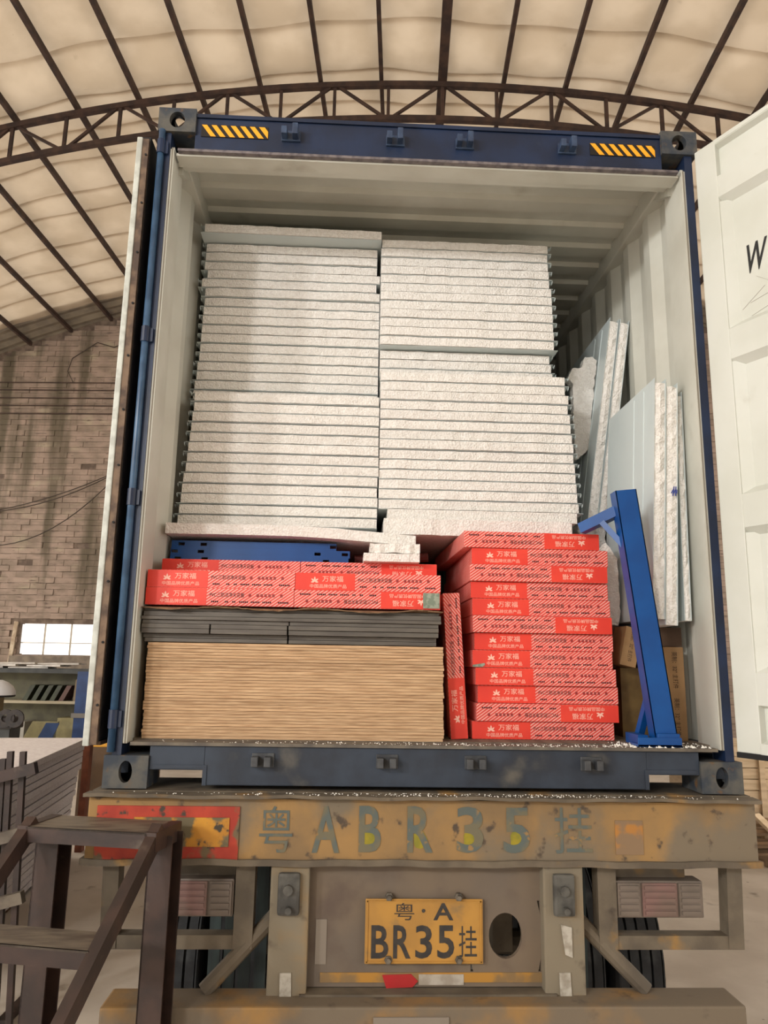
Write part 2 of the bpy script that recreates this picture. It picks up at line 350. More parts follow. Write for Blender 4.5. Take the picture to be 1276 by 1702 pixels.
for ch, x0, x1, a, b in (('粤', -.626, -.505, 1.24, 1.40), ('A', -.433, -.332, 1.24, 1.402), ('B', -.262, -.180, 1.243, 1.404), ('R', -.083, .012, 1.243, 1.404), ('3', .100, .200, 1.243, 1.404), ('5', .274, .374, 1.243, 1.402), ('挂', .466, .608, 1.243, 1.404)):
    put_text(MB(), ch, x0, x1, a, b, lambda x, z: (x, -.0575, z)).build('painted_letter', lett, beam)
    if ch in 'BR35':
        cx = (x0+x1)/2; mb = MB(); mb.add([(cx+.028*math.cos(t*.524)*(1+.2*math.sin(t*5)), -.0565, a+.045+.032*math.sin(t*.524)) for t in range(12)], [tuple(range(12))]); mb.build('moss_patch', mossy, beam)
T(B(.695, .80, -.058, -.05, 1.24, 1.36), 'patch_plate', mat('orange_patch', (164, 112, 52), (128, 104, 78), rough=.8, scale=7, thr=(.45, .52)))
# main rails, uprights, centre panel
for x in (-.5, .5):
    T(B(x-.07, x+.07, .22, 11.6, .98, 1.0).box(x-.01, x+.01, .22, 11.6, 1.0, 1.42).box(x-.07, x+.07, .22, 11.6, 1.42, 1.44), 'main_rail', grime)
for k, y in enumerate((2.2, 4.4, 6.6, 8.8, 11.0)): T(B(-1.2, 1.2, y, y+.12, 1.3, 1.42), 'cross_member', grime)
lampg = mat('cast_grey_latch', (86, 84, 78), (60, 58, 54), rough=.7, scale=20, bump=.4)
for s, x0, x1 in ((-1, -.578, -.437), (1, .42, .57)):
    u = T(B(x0, x1, -.05, .1, .70, 1.205), 'upright', mat('upright_paint', (122, 112, 94), (138, 112, 74), rough=.8, scale=4, thr=(.5, .7), bump=.2, dirt=[((80, 70, 58), 10, .6, .75)]), bevel=.008)
    cx = (x0+x1)/2-.004
    lt = B(cx-.038, cx+.042, -.075, -.048, 1.03, 1.175).build('latch_plate', lampg, tr, bevel=.012)
    MB().tube([(cx, -.09, 1.12), (cx, -.07, 1.12)], .018, 8).build('latch_bolt', lampg, lt); MB().tube([(cx+.004, -.1, 1.055), (cx+.004, -.07, 1.055)], .012, 8).build('latch_bolt', lampg, lt)
    MB().prism([(cx-.02, -.056, .84), (cx+.02, -.056, .84), (cx+.024, -.056, .75), (cx, -.056, .725), (cx-.018, -.056, .76)], (0, .008, 0)).build('torn_tape', mat('torn_tape', (176, 170, 158), (140, 132, 118), rough=.6, scale=30), tr)
    if s > 0: MB().prism([(cx-.01, -.056, 1.0), (cx+.03, -.056, .99), (cx+.03, -.056, .89), (cx+.004, -.056, .9)], (0, .008, 0)).build('torn_tape', MATS['torn_tape'], tr)
# centre panel with an oval hole
panel_m = mat('panel_grime', (102, 91, 80), (112, 97, 80), rough=.75, scale=3, dirt=[((90, 76, 66), 4, .5, .7)], bump=.1)
hx, hz, ra, rb = .288, .945, .062, .078
mb = MB(); N_ = 24; X0, X1, Zb, Zt = -.437, .435, .775, 1.205
outer = []
for k in range(N_):
    t = 2*math.pi*k/N_; c, s_ = math.cos(t), math.sin(t); q = 1/max(abs(c)/.13, abs(s_)/.12); outer.append((hx+c*q, hz+s_*q))
inner = [(hx+ra*math.cos(2*math.pi*k/N_), hz+rb*math.sin(2*math.pi*k/N_)) for k in range(N_)]
mb.add([(p[0], .0, p[1]) for p in outer]+[(p[0], .0, p[1]) for p in inner]+[(p[0], .02, p[1]) for p in inner], [(k, (k+1) % N_, N_+(k+1) % N_, N_+k) for k in range(N_)]+[(N_+k, N_+(k+1) % N_, 2*N_+(k+1) % N_, 2*N_+k) for k in range(N_)])
mb.box(X0, hx-.13, 0, .02, Zb, Zt).box(hx+.13, X1, 0, .02, Zb, Zt).box(hx-.13, hx+.13, 0, .02, hz+.12, Zt).box(hx-.13, hx+.13, 0, .02, Zb, hz-.12)
cp = T(mb, 'centre_panel', panel_m)
B(-.39, .42, -.003, .0, .79, .822).build('yellow_stripe', mat('worn_yellow', (170, 122, 48), (128, 102, 66), rough=.7, scale=9, thr=(.45, .6)), cp)
MB().prism([(-.165, -.006, .815), (-.06, -.006, .818), (-.035, -.006, .795), (-.055, -.006, .775), (-.15, -.006, .772)], (0, .004, 0)).build('red_reflector_tape', mat('red_tape', (176, 34, 40), (160, 40, 40), rough=.4), cp)
B(-.032, .132, -.005, .0, .782, .817).build('white_reflector_tape', mat('white_tape', (176, 168, 156), (150, 140, 126), rough=.5, scale=20), cp)
B(-.41, -.37, -.003, 0, .85, 1.0).build('faint_tape', mat('faint_tape', (126, 116, 104), rough=.8), cp)
T(B(-.46, .46, -.06, .06, .735, .772), 'ledge', grime)
# licence plate
pl = T(B(-.231, .201, -.022, -.014, .857, 1.075), 'licence_plate', mat('plate_yellow', (176, 130, 58), (160, 118, 56), rough=.5, scale=8, dirt=[((130, 104, 66), 12, .6, .75)]), bevel=.003)
pk = mat('plate_black', (40, 38, 38), (58, 52, 46), rough=.6, scale=30)
rim = MB(); a0, a1, c0, c1 = -.225, .195, .863, 1.069
rim.box(a0, a1, -.026, -.022, c0, c0+.004).box(a0, a1, -.026, -.022, c1-.004, c1).box(a0, a0+.004, -.026, -.022, c0, c1).box(a1-.004, a1, -.026, -.022, c0, c1); rim.build('plate_rim', MATS['plate_yellow'], pl)
fp = lambda x, z: (x, -.0235, z)
for ch, x0, x1, z0, z1 in (('粤', -.125, -.052, 1.004, 1.062), ('A', .018, .092, 1.004, 1.062), ('B', -.208, -.145, .876, .987), ('R', -.128, -.064, .876, .987), ('3', -.047, .014, .876, .987), ('5', .033, .095, .876, .987), ('挂', .112, .178, .880, .985)):
    put_text(MB(), ch, x0, x1, z0, z1, fp).build('plate_character', pk, pl)
MB().prism([(-.018+.007*math.cos(k), -.0235, 1.036+.007*math.sin(k)) for k in (0, 1, 2, 3, 4, 5)], (0, -.001, 0)).build('plate_dot', pk, pl)
bolt_m = mat('bolt_steel', (120, 112, 100), (80, 74, 66), rough=.5, metal=.4, scale=40)
for x, z in ((-.145, 1.083), (.112, 1.083), (-.145, .872), (.112, .872)): MB().tube([(x, -.04, z), (x, -.028, z), (x, -.028, z), (x, -.012, z)], [.009, .009, .015, .015], 6).build('plate_bolt', bolt_m, pl)
# lower bumper, braces, lamp frames, lamps
T(B(-1.128, 1.108, -.14, .02, .56, .765), 'bumper', mat('bumper_paint', (108, 96, 80), (146, 110, 60), rough=.8, scale=3, thr=(.5, .68), bump=.3, dirt=[((74, 64, 54), 8, .58, .72)]), bevel=.008)
B(-.2, .06, -.146, -.139, .60, .735).build('bumper_tape', MATS['faint_tape'], tr)
for s in (-1, 1):
    MB().tube([(s*.54, .06, 1.02), (s*.80, -.02, .77)], .028, 10).build('brace', grime, tr)
    x0, x1 = (.64, .71)
    fr = MB().box(min(s*x0, s*x1), max(s*x0, s*x1), .0, .07, .898, 1.21)
    fr.bar((s*.64, .035, .92), (s*1.187, .035, .92), .062, .047); fr.bar((s*1.168, .035, 1.21), (s*1.157, .035, .9), .058, .07, up=(0, 1, 0))
    T(fr, 'lamp_guard', grime)
    lens_m = mat('dirty_lens', (112, 100, 90), (98, 88, 78), rough=.5, scale=6); lens_r = mat('dusty_red_lens', (122, 92, 86), (106, 88, 78), rough=.5, scale=6)
    lx0, lx1 = (.708, 1.045) if s > 0 else (-1.038, -.715)
    tl = T(B(lx0, lx1, .01, .09, 1.003, 1.133), 'tail_lamp', lens_m, bevel=.006)
    ws = (lx1-lx0)/3.25; cuts = [lx0+.004, lx0+ws*.95, lx0+ws*2.3, lx1-.004]
    for i in range(3):
        g = MB()
        B(cuts[i]+.004, cuts[i+1]-.004, .003, .012, 1.01, 1.126).build('lens', lens_r if i == 1 else lens_m, tl)
        for k in range(5): g.box(cuts[i]+.012, cuts[i+1]-.012, -.002, .004, 1.016+.022*k, 1.030+.022*k)
        g.build('lens_ribs', lens_r if i == 1 else lens_m, tl)
    T(B(min(s*.72, s*1.0), max(s*.72, s*1.0), .06, .12, 1.13, 1.205), 'lamp_bracket', grime)
tyre_m = mat('tyre_rubber', (34, 36, 38), (24, 24, 26), rough=.85, scale=12, dirt=[((70, 72, 72), 5, .55, .75)])
prof = []
R_ = .5
prof += [(-.125, .30), (-.125, .42), (-.115, .475)]
for g in range(5):
    a = -.105+.0525*g; prof += [(a-.0+.001, R_-.003), (a+.008-.0, R_)] if g == 0 else [(a-.006, R_), (a-.005, R_-.02), (a+.005, R_-.02), (a+.006, R_)]
prof += [(.104, R_), (.115, .475), (.125, .42), (.125, .30)]
MB().lathe((0, 0, 0), prof, 'X', 40)
tm = MB().lathe((0, 0, 0), prof, 'X', 40)
t0 = None
for y in (1.28, 2.6, 3.92):
    for x in (-1.08, -.80, .80, 1.08):
        if t0 is None:
            t0 = tm.build('tyre', tyre_m, tr, smooth=False); t0.location = (x, y, R_)
            hb = MB().lathe((0, 0, 0), [(-.06, .06), (-.06, .29), (.06, .31), (.06, .12)], 'X', 24).build('wheel_rim', grime, t0)
        else:
            c = copy_tree(t0, tr); c.location = (x, y, R_)
    MB().tube([(-1.0, y, R_), (1.0, y, R_)], .06, 10).build('axle', grime, tr)
    for x in (-.5, .5): T(B(x-.05, x+.05, y-.15, y+.15, R_, 1.0), 'axle_seat', grime)
for s in (-1, 1):    # green tarpaulin mud flap strips behind the guards
    for k in range(4 if s < 0 else 2):
        x = s*(.66+.065*k); T(B(x-.024, x+.024, .52, .535, .45, 1.2), 'mud_flap_strip', mat('teal_flap', (52, 64, 64), (34, 42, 44), rough=.8, scale=6, stretch=(3, 1, .5)))

# ================================================================== THE CONTAINER
H = 2.896; Zt = Z0+H
co = thing('shipping_container', (0, 0, Z0), 'navy shipping container with white interior and both doors open', 'container')
def Cn(mb, name, m, **k): return mb.build(name, m, co, **k)
def hole_face(mb, o, u, v, n, a, b, depth):      # rectangle o..o+u+v with an oval hole, tunnel along n
    o, u, v, n = map(Vector, (o, u, v, n)); c = o+u/2+v/2; K = 20; out = []; inn = []
    uu, vv = u.normalized(), v.normalized(); hu, hv = u.length/2, v.length/2
    for k in range(K):
        t = 2*math.pi*(k+.5)/K; cx, sy = math.cos(t), math.sin(t); q = 1/max(abs(cx)/hu, abs(sy)/hv)
        out.append(c+uu*cx*q+vv*sy*q); inn.append(c+uu*a*cx+vv*b*sy)
    mb.add(out+inn+[p+n*depth for p in inn], [(k, (k+1) % K, K+(k+1) % K, K+k) for k in range(K)]+[(K+k, K+(k+1) % K, 2*K+(k+1) % K, 2*K+k) for k in range(K)])
    cs = [o, o+u, o+u+v, o+v]       # corner triangles
    for i, cc in enumerate(cs):
        ks = sorted(range(K), key=lambda k: (out[k]-cc).length)[:2]; mb.add([cc, out[ks[0]], out[ks[1]]], [(0, 1, 2)])
for sx in (-1, 1):
    for top in (0, 1):
        for y0, sy in ((-.012, 1), (12.18, -1)):
            mb = MB(); x0, x1 = sorted((sx*1.057, sx*1.222)); za, zb = (Zt-.118, Zt) if top else (Z0, Z0+.118); yb = y0+.178*sy
            hole_face(mb, (x0, y0, za), (x1-x0, 0, 0), (0, 0, zb-za), (0, sy, 0), .025 if top == 0 else .034, .04, .03)
            hole_face(mb, (sx*1.222, y0, za), (0, sy*.178, 0), (0, 0, zb-za), (-sx, 0, 0), .035, .03, .03)
            if top:
                mb.add([(x0, y0, za), (x1, y0, za), (x1, yb, za), (x0, yb, za)], [(0, 1, 2, 3)]); hole_face(mb, (x0, y0, zb), (x1-x0, 0, 0), (0, sy*.178, 0), (0, 0, -1), .03, .06, .03)
            else: mb.add([(x0, y0, za), (x1, y0, za), (x1, yb, za), (x0, yb, za), (x0, y0, zb), (x1, y0, zb), (x1, yb, zb), (x0, yb, zb)], [(0, 1, 2, 3), (4, 5, 6, 7)])
            mb.add([(sx*1.057, y0, za), (sx*1.057, yb, za), (sx*1.057, yb, zb), (sx*1.057, y0, zb), (x0, yb, za), (x1, yb, za), (x1, yb, zb), (x0, yb, zb)], [(0, 1, 2, 3), (4, 5, 6, 7)])
            Cn(mb, 'corner_casting', casting)
hz0, hz1 = Z0+2.700, Z0+2.862
hd = Cn(B(-1.06, 1.06, .005, .10, hz0, hz1), 'door_header', navy, bevel=.004)
Cn(B(-1.06, 1.06, -.002, .10, hz1, hz1+.018), 'header_top_edge', navy)
Cn(B(-1.13, 1.13, -.004, .02, hz0-.012, hz0), 'header_drip_lip', mat('scuffed_grey', (120, 112, 112), (84, 78, 82), rough=.6, scale=30))
Cn(B(-1.14, 1.14, .02, .10, hz0-.02, hz0-.008), 'header_inner_plate', cwhite)
# hazard stickers
yel = mat('hazard_yellow', (240, 168, 40), rough=.4); blk = mat('hazard_black', (24, 20, 18), rough=.4)
for x0, x1, z0, z1 in ((-1.033, -.735, Z0+2.768, Z0+2.829), (.728, 1.03, Z0+2.764, Z0+2.825)):
    s_ = B(x0, x1, .0015, .005, z0, z1).build('hazard_sticker', blk, co); nst = 7; pw = (x1-x0)/nst
    for k in range(nst):
        h = z1-z0; a = x0+k*pw
        pts = [(a+.001, z1-.002), (min(a+pw*.55, x1), z1-.002), (min(a+pw*1.55, x1), z0+.002), (min(a+pw, x1-.001), z0+.002)]
        if k == nst-1: pts = [(a, z1-.002), (a+pw*.6, z1-.002), (x1-.001, z0+h*.6), (x1-.001, z0+.004), (a+pw*.97, z0+.002)]
        MB().prism([(p[0], .0003, p[1]) for p in pts], (0, .001, 0)).build('hazard_stripe', yel, s_)
def keeper(x, z, m, up):
    k = Cn(B(x-.042, x+.042, -.006, .006, z-.026, z+.026), 'lock_keeper', m, bevel=.003)
    for dx in (-.028, .02): B(x+dx-.012, x+dx+.013, -.05, -.004, z-.02, z+(.034 if up and dx > 0 else .016)).build('keeper_prong', m, k, bevel=.003)
kpm = mat('keeper_paint', (58, 76, 104), (40, 54, 78), rough=.45, scale=20)
kpd = mat('keeper_dirty', (70, 72, 74), (48, 50, 54), rough=.6, scale=20)
for x in (-.632, -.163, .152, .621): keeper(x, Z0+2.787, kpm, True)
for x in (-.63, -.159, .181, .631): keeper(x, Z0+.105, kpd, False)
# sill with the two open pockets
sl0, sl1 = Z0+.012, Z0+.155
sill = MB().box(-.85, .85, .0, .09, sl0, sl1); sill.box(-1.057, -.85, .0, .09, Z0+.066, sl1).box(.85, 1.057, .0, .09, Z0+.066, sl1)
Cn(sill, 'door_sill', navyd, bevel=.003)
for s in (-1, 1): Cn(B(min(s*.84, s*.855), max(s*.84, s*.855), -.004, .3, Z0+.012, Z0+.085).box(min(s*.855, s*1.04), max(s*.855, s*1.04), -.004, .3, Z0+.07, Z0+.085), 'pocket_frame', navyd)
Cn(B(-1.13, 1.13, -.012, .12, sl1, sl1+.012), 'threshold_plate', mat('dusty_threshold', (112, 104, 92), (86, 80, 74), rough=.85, scale=12, bump=.3))
FZ = Z0+.170
Cn(B(-1.16, 1.16, .10, 12.1, FZ-.03, FZ), 'floor_board', mat('container_floor', (118, 106, 92), (92, 82, 70), rough=.8, scale=6, stretch=(4, .4, 1)))
for y in [.32]+[1.0+1.0*k for k in range(11)]: Cn(B(-1.16, 1.16, y, y+.05, Z0+(.042 if y < .5 else .03), FZ-.03), 'floor_bearer', navyd)
# corrugated side walls
for s in (-1, 1):
    prof = []; y = .14
    while y < 12.0:
        prof += [(1.156, y), (1.156, y+.072), (1.192, y+.14), (1.192, y+.21)]; y += .278
    mb = MB(); vs = []
    for a, yy in prof: vs += [(s*a, yy, Z0+.15), (s*a, yy, Z0+2.80)]
    mb.add(vs, [(2*i, 2*i+2, 2*i+3, 2*i+1) for i in range(len(prof)-1)])
    o = 0; vs2 = []
    for a, yy in prof: vs2 += [(s*(a+.004), yy, Z0+.15), (s*(a+.004), yy, Z0+2.80)]
    mb.build('side_wall', cwhite, co)
    mb = MB(); mb.add(vs2, [(2*i, 2*i+2, 2*i+3, 2*i+1) for i in range(len(prof)-1)]); Cn(mb, 'side_skin', navy)
    Cn(B(min(s*1.125, s*1.205), max(s*1.125, s*1.205), .10, 12.1, Z0+2.745, Z0+2.85), 'top_rail', cwhite, bevel=.006)
    Cn(B(min(s*1.16, s*1.215), max(s*1.16, s*1.215), .10, 12.1, Z0+.04, Z0+.17), 'bottom_rail', navyd)
    # rear post: dark channel, pale jamb
    Cn(B(min(s*1.163, s*1.198), max(s*1.163, s*1.198), .0, .16, Z0+.11, Z0+2.79), 'corner_post', navy)
    Cn(B(min(s*1.147, s*1.163), max(s*1.147, s*1.163), .004, .024, Z0+.16, Z0+2.70), 'post_jamb', cwhite)
    Cn(MB().hexa([(s*1.149, .02, Z0+.16), (s*1.162, .02, Z0+.16), (s*1.172, .17, Z0+.16), (s*1.154, .17, Z0+.16), (s*1.149, .02, Z0+2.72), (s*1.162, .02, Z0+2.72), (s*1.172, .17, Z0+2.72), (s*1.154, .17, Z0+2.72)]), 'post_return', cwhite)
    Cn(B(min(s*1.152, s*1.156), max(s*1.152, s*1.156), .0, .006, Z0+.16, Z0+2.70), 'jamb_seam', mat('seam_grey', (128, 122, 110), rough=.8))
    Cn(MB().prism([(s*1.135, .13, Z0+2.745), (s*1.135, .13, Z0+2.66), (s*1.135, .30, Z0+2.745)], (s*.03, 0, 0)), 'corner_gusset', cwhite)
rp_ = []; y = .16
while y < 12.0: rp_ += [(y, 2.845), (y+.07, 2.845), (y+.085, 2.822), (y+.18, 2.822), (y+.195, 2.845)]; y += .209
mb = MB(); vs = []
for yy, z in rp_: vs += [(-1.2, yy, Z0+z), (1.2, yy, Z0+z)]
Cn(mb.add(vs, [(2*i, 2*i+1, 2*i+3, 2*i+2) for i in range(len(rp_)-1)]), 'roof_panel', cwhite)
Cn(B(-1.2, 1.2, .1, 12.1, Z0+2.85, Z0+2.862), 'roof_skin', navy)
Cn(B(-1.17, 1.17, .10, .16, Z0+2.70, Z0+2.845), 'header_back', cwhite)
Cn(B(-1.2, 1.2, 12.08, 12.12, Z0+.1, Z0+2.85), 'front_wall', cwhite)
# left post hinge pipe + folded left door
Cn(MB().tube([(-1.2, -.012, Z0+.13), (-1.2, -.012, Z0+2.78)], .0145, 12), 'hinge_pipe', bluepost, smooth=True)
for z in (4.145, 3.258, 2.56, 1.70):
    Cn(MB().tube([(-1.2, -.012, z-.034), (-1.2, -.012, z+.034)], .0185, 12).box(-1.2, -1.17, -.012, .01, z-.03, z+.03), 'hinge_knuckle', navy)
ld = Cn(B(-1.292, -1.250, .0, 1.16, 1.615, 4.20), 'left_door', mat('door_edge_black', (22, 20, 22), (40, 34, 32), rough=.8, scale=20))
B(-1.305, -1.281, -.022, 1.16, 1.60, 4.185).build('door_gasket', gasket, ld, bevel=.005)
B(-1.280, -1.254, -.016, .0, 1.605, 4.18).build('door_rim', rustrim, ld)
B(-1.29, -1.25, .02, 1.16, 1.6, 1.62).build('door_bottom_rail', rustrim, ld)
for k in range(11): MB().tube([(-1.262, -.021, 1.75+.235*k), (-1.262, -.014, 1.75+.235*k)], .005, 8).build('rivet', rubber, ld)
# right door, swung out past square
TH = math.radians(27); HP = Vector((1.206, -.012, 0)); DE = Vector((math.sin(TH), -math.cos(TH), 0)); DN = Vector((-math.cos(TH), -math.sin(TH), 0))
def D(s, dep, z): p = HP+DE*s+DN*dep; return (p.x, p.y, z)
def dbox(s0, s1, d0, d1, z0, z1):
    return MB().hexa([D(s0, d0, z0), D(s1, d0, z0), D(s1, d1, z0), D(s0, d1, z0), D(s0, d0, z1), D(s1, d0, z1), D(s1, d1, z1), D(s0, d1, z1)])
dz0, dz1 = Z0+.157, Z0+2.785
def door_sz(px, py):
    d = ray(px, py); n = np.array(DN); t = (np.array(HP)-CAM)@n/(d@n); q = CAM+d*t-np.array(HP); return float(q@np.array(DE)), float(q[2])
rd = Cn(dbox(.0, 1.17, -.055, -.045, dz0, dz1), 'right_door', navy)
dbox(0, .105, -.045, .0, dz0, dz1).build('door_stile', doorw, rd, bevel=.004); dbox(1.07, 1.17, -.045, 0, dz0, dz1).build('door_stile', doorw, rd)
dbox(.1, 1.08, -.045, 0, dz1-.02, dz1).build('door_top_rail', doorw, rd); dbox(.1, 1.08, -.045, 0, dz0, dz0+.04).build('door_bottom_rail', doorw, rd)
zz = [door_sz(1215, y)[1] for y in (222, 248, 278, 322, 545, 600, 825, 880, 1118, 1160, 1170)]
prof = [(dz1-.02, -.002)]
def rec(z_hi, z_lo, dep, sl): prof.extend([(z_hi, -.002), (z_hi-sl, dep), (z_lo+sl, dep), (z_lo, -.002)])
rec(zz[0], zz[2]+.0, -.028, .012); rec(zz[3]+.02, zz[4], -.036, .03); rec(zz[5]+.01, zz[6], -.036, .03); rec(zz[7], zz[8], -.036, .03); rec(zz[10], dz0+.04, -.036, .01)
mb = MB(); vs = []
for z, d in prof: vs += [D(.10, d, z), D(1.08, d, z)]
mb.add(vs, [(2*i, 2*i+1, 2*i+3, 2*i+2) for i in range(len(prof)-1)]); mb.build('door_panel', doorw, rd)
for a, b in ((zz[3]+.0, zz[4]), (zz[5]-.0, zz[6]), (zz[7]-.02, zz[8])):      # sloped ends of the pressed fields
    MB().prism([D(.10, -.002, a), D(.10, -.036, a), D(.145, -.036, a)], (0, 0, b-a)).build('panel_end', doorw, rd)
dbox(0, 1.17, -.05, .004, dz0-.02, dz0).build('door_seal', rubber, rd)
sa, za_ = door_sz(1241, 440); sb, zb_ = door_sz(1273, 390)
put_text(MB(), 'W', sa, sb, (za_+zb_)/2-.068, (za_+zb_)/2+.062, lambda s, z: D(s-.035+.16*(z-za_), -.0345, z)).build('stencilled_letter', mat('black_stencil', (26, 26, 26), rough=.6), rd)
for p, q in (((1225, 512), (1262, 470)), ((1238, 500), (1268, 482)), ((1240, 522), (1276, 498)), ((1248, 455), (1270, 462))):
    a = door_sz(*p); b = door_sz(*q); MB().bar(D(a[0], -.0352, a[1]), D(b[0], -.0352, b[1]), .0015, .001).build('scratch', mat('scratch_grey', (158, 152, 142), rough=.8), rd)

# ================================================================== THE CARGO
# --- sandwich panels: foam core between two thin steel skins
_core = {}
def foam_core_mesh(w, l, h, seed):
    rr = random.Random(seed); mb = MB(); n = 24; vs = []; fs = []
    for i in range(n+1):
        x = w*i/n; y = rr.uniform(-.003, .003)
        e = .004 if i in (0, n) else 0
        vs += [(x, y+e, .001), (x, y-.001+e, h*.5), (x, y+e, h-.001), (x, l, h-.001), (x, l, .001)]
    for i in range(n):
        a = i*5
        for k in range(5): fs.append((a+k, a+(k+1) % 5, a+5+(k+1) % 5, a+5+k))
    fs += [(4, 3, 2, 1, 0), tuple(n*5+k for k in range(5))]
    me = bpy.data.meshes.new('foam_core'); me.from_pydata(vs, [], fs); me.materials.append(foam); return me
CORES = [foam_core_mesh(.93, 2.3, .0445, i) for i in range(5)]
def skin_mesh(side, lip):       # side: where the lip sticks out
    mb = MB(); x0, x1 = (-.022, .932) if side < 0 else (-.002, .952)
    mb.box(x0, x1, .028 if lip else .006, 2.3, 0, .0016)
    if not lip: pass
    elif side > 0: mb.prism([(x1, .004, 0), (x1, .03, 0), (x1, .03, -.014), (x1, .012, -.012)], (-.0015, 0, 0))
    else: mb.prism([(x0, .004, 0), (x0, .03, 0), (x0, .03, -.014), (x0, .012, -.012)], (.0015, 0, 0))
    me = bpy.data.meshes.new('steel_skin'); me.from_pydata(mb.v, [], mb.f); me.materials.append(skin); return me
SK = {(a, b): skin_mesh(a, b) for a in (-1, 1) for b in (0, 1)}
def panel(x, y, z, label, group, side, rot=(0, 0, 0), sx=1., core=None):
    r = thing('sandwich_panel', (x, y, z), label, 'panel', group); r.rotation_euler = rot; r.scale = (sx, 1, 1)
    c = link('foam_core', core or random.choice(CORES), r); c.location = (0, 0, .0022)
    a = link('steel_skin', SK[side, 0], r); a.location = (0, random.uniform(-.003, .002), 0)
    b = link('steel_skin', SK[side, 1], r); b.location = (0, random.uniform(-.003, .002), .0475)
    return r
PH = .0505
_on = ['bottom', 'second', 'third', 'fourth', 'fifth', 'sixth', 'seventh', 'eighth', 'ninth', 'tenth', 'eleventh', 'twelfth', 'thirteenth', 'fourteenth', 'fifteenth', 'sixteenth', 'seventeenth', 'eighteenth', 'nineteenth', 'twentieth']
def nth(k, n):
    if k == 0: return 'lowest'
    if k == n-1: return 'topmost'
    return _on[k]+' from the bottom' if k <= (n-1)/2 else ('next to topmost' if k == n-2 else _on[n-1-k]+' from the top')
rj = random.Random(3)
# left stack
zb = 2.545
lx = [-1.132+.0035*k for k in range(13)]
for k in range(13):
    panel(lx[k]+.003*rj.uniform(-1, 1), .50+.006*rj.uniform(-1, 1), zb+k*PH, 'foam sandwich panel %s in lower tier along left container wall' % nth(k, 13), 'lower panels of the left stack', -1, sx=(-.198-lx[k])/.93)
zu = zb+13*PH+.004
ul = [.0, .004, .012, .012, .02, .02, .024, .024, .026, .026, .028, .03, .008, .036, .016, .018, .02, .022]
ur = [0]*12+[-.018, 0, -.016, -.016, -.016, -.016]
for k in range(17):
    x0 = -1.128+ul[k]*.9; panel(x0, .62+.006*rj.uniform(-1, 1), zu+k*PH, 'foam sandwich panel %s in upper tier along left container wall' % nth(k, 17), 'upper panels of the left stack', -1, sx=(-.202+ur[k]-x0)/.93)
panel(-1.105, .525, zu+17*PH+.004, 'single white panel with grey underside topping the left stack under the roof', None, -1, sx=.905/.93, rot=(.0, .0, .01))
# right stack
zr = 2.642; rl = [.035-.0017*k for k in range(14)]
for k in range(14):
    x0 = -.192; panel(x0, .50+.006*rj.uniform(-1, 1), zr+k*.0498, 'foam sandwich panel %s in wide lower tier beside the leaning panels' % nth(k, 14), 'bottom tier of the right stack', 1, sx=(.772-.0035*k-x0+.006*rj.uniform(-1, 1))/.93)
zm = zr+14*.0498+.003
for k in range(3):
    panel(-.195, .60+.006*rj.uniform(-1, 1), zm+k*PH, 'white foam panel, %s of three below the grey steel underside, right stack' % nth(k, 3), 'middle three panels of the right stack', 1, sx=(.678+.006*(2-k)+.195)/.93)
zt_ = zm+3*PH+.002
for k in range(12):
    panel(-.198+(.004 if k > 10 else 0), .54+.004*k+.005*rj.uniform(-1, 1), zt_+k*PH, 'foam sandwich panel %s in upper tier of right stack near roof' % nth(k, 12), 'top tier of the right stack', 1, sx=(.688-.0012*k*(k > 6)+.198)/.93)
# slabs below the stacks
def slab(name, xs, zs, y0, y1, h, m, label, cat, jag=.0):
    mb = MB(); vs = []; fs = []; n = len(xs)-1; rr = random.Random(len(name)+n)
    for x, z in zip(xs, zs):
        j = rr.uniform(-jag, jag); vs += [(x, y0+j, z), (x, y1, z), (x, y1, z+h), (x, y0+j*.5, z+h+rr.uniform(-jag, jag)*.3)]
    for i in range(n):
        for k in range(4): a = i*4; fs.append((a+k, a+(k+1) % 4, a+4+(k+1) % 4, a+4+k))
    fs += [(3, 2, 1, 0), (n*4, n*4+1, n*4+2, n*4+3)]
    return tag(mb.add(vs, fs).build(name, m), label, cat)
xs = [-1.15+1.125*i/16 for i in range(17)]
slab('foam_slab', xs, [2.478-.034*max(0, (i-8)/8)**1.3 for i in range(17)], .36, 1.6, .048, foam, 'long sagging white foam slab lying on the blue steel bars', 'foam slab', .004)
xs = [-.168+.88*i/20 for i in range(21)]
slab('foam_slab', xs, [2.508]*21, .42, 1.7, .075, foam, 'thick white foam slab bridging onto the tall stack of red cartons', 'foam slab', .008)
xs = [-.15+.9*i/20 for i in range(21)]
slab('foam_slab', xs, [2.585]*21, .46, 1.7, .05, foam, 'thin white foam slab directly under the right panel stack', 'foam slab', .003)
slab('foam_offcut', [-.235+.022*i for i in range(11)], [2.396-.002*math.sin(i) for i in range(11)], .25, .42, .040, foam, 'ragged white foam offcut under the sagging slab end', 'foam offcut', .01)
slab('foam_offcut', [-.262+.0245*i for i in range(11)], [2.356]*11, .24, .42, .036, foam, 'smooth white foam offcut lying directly on red carton', 'foam offcut', .004)

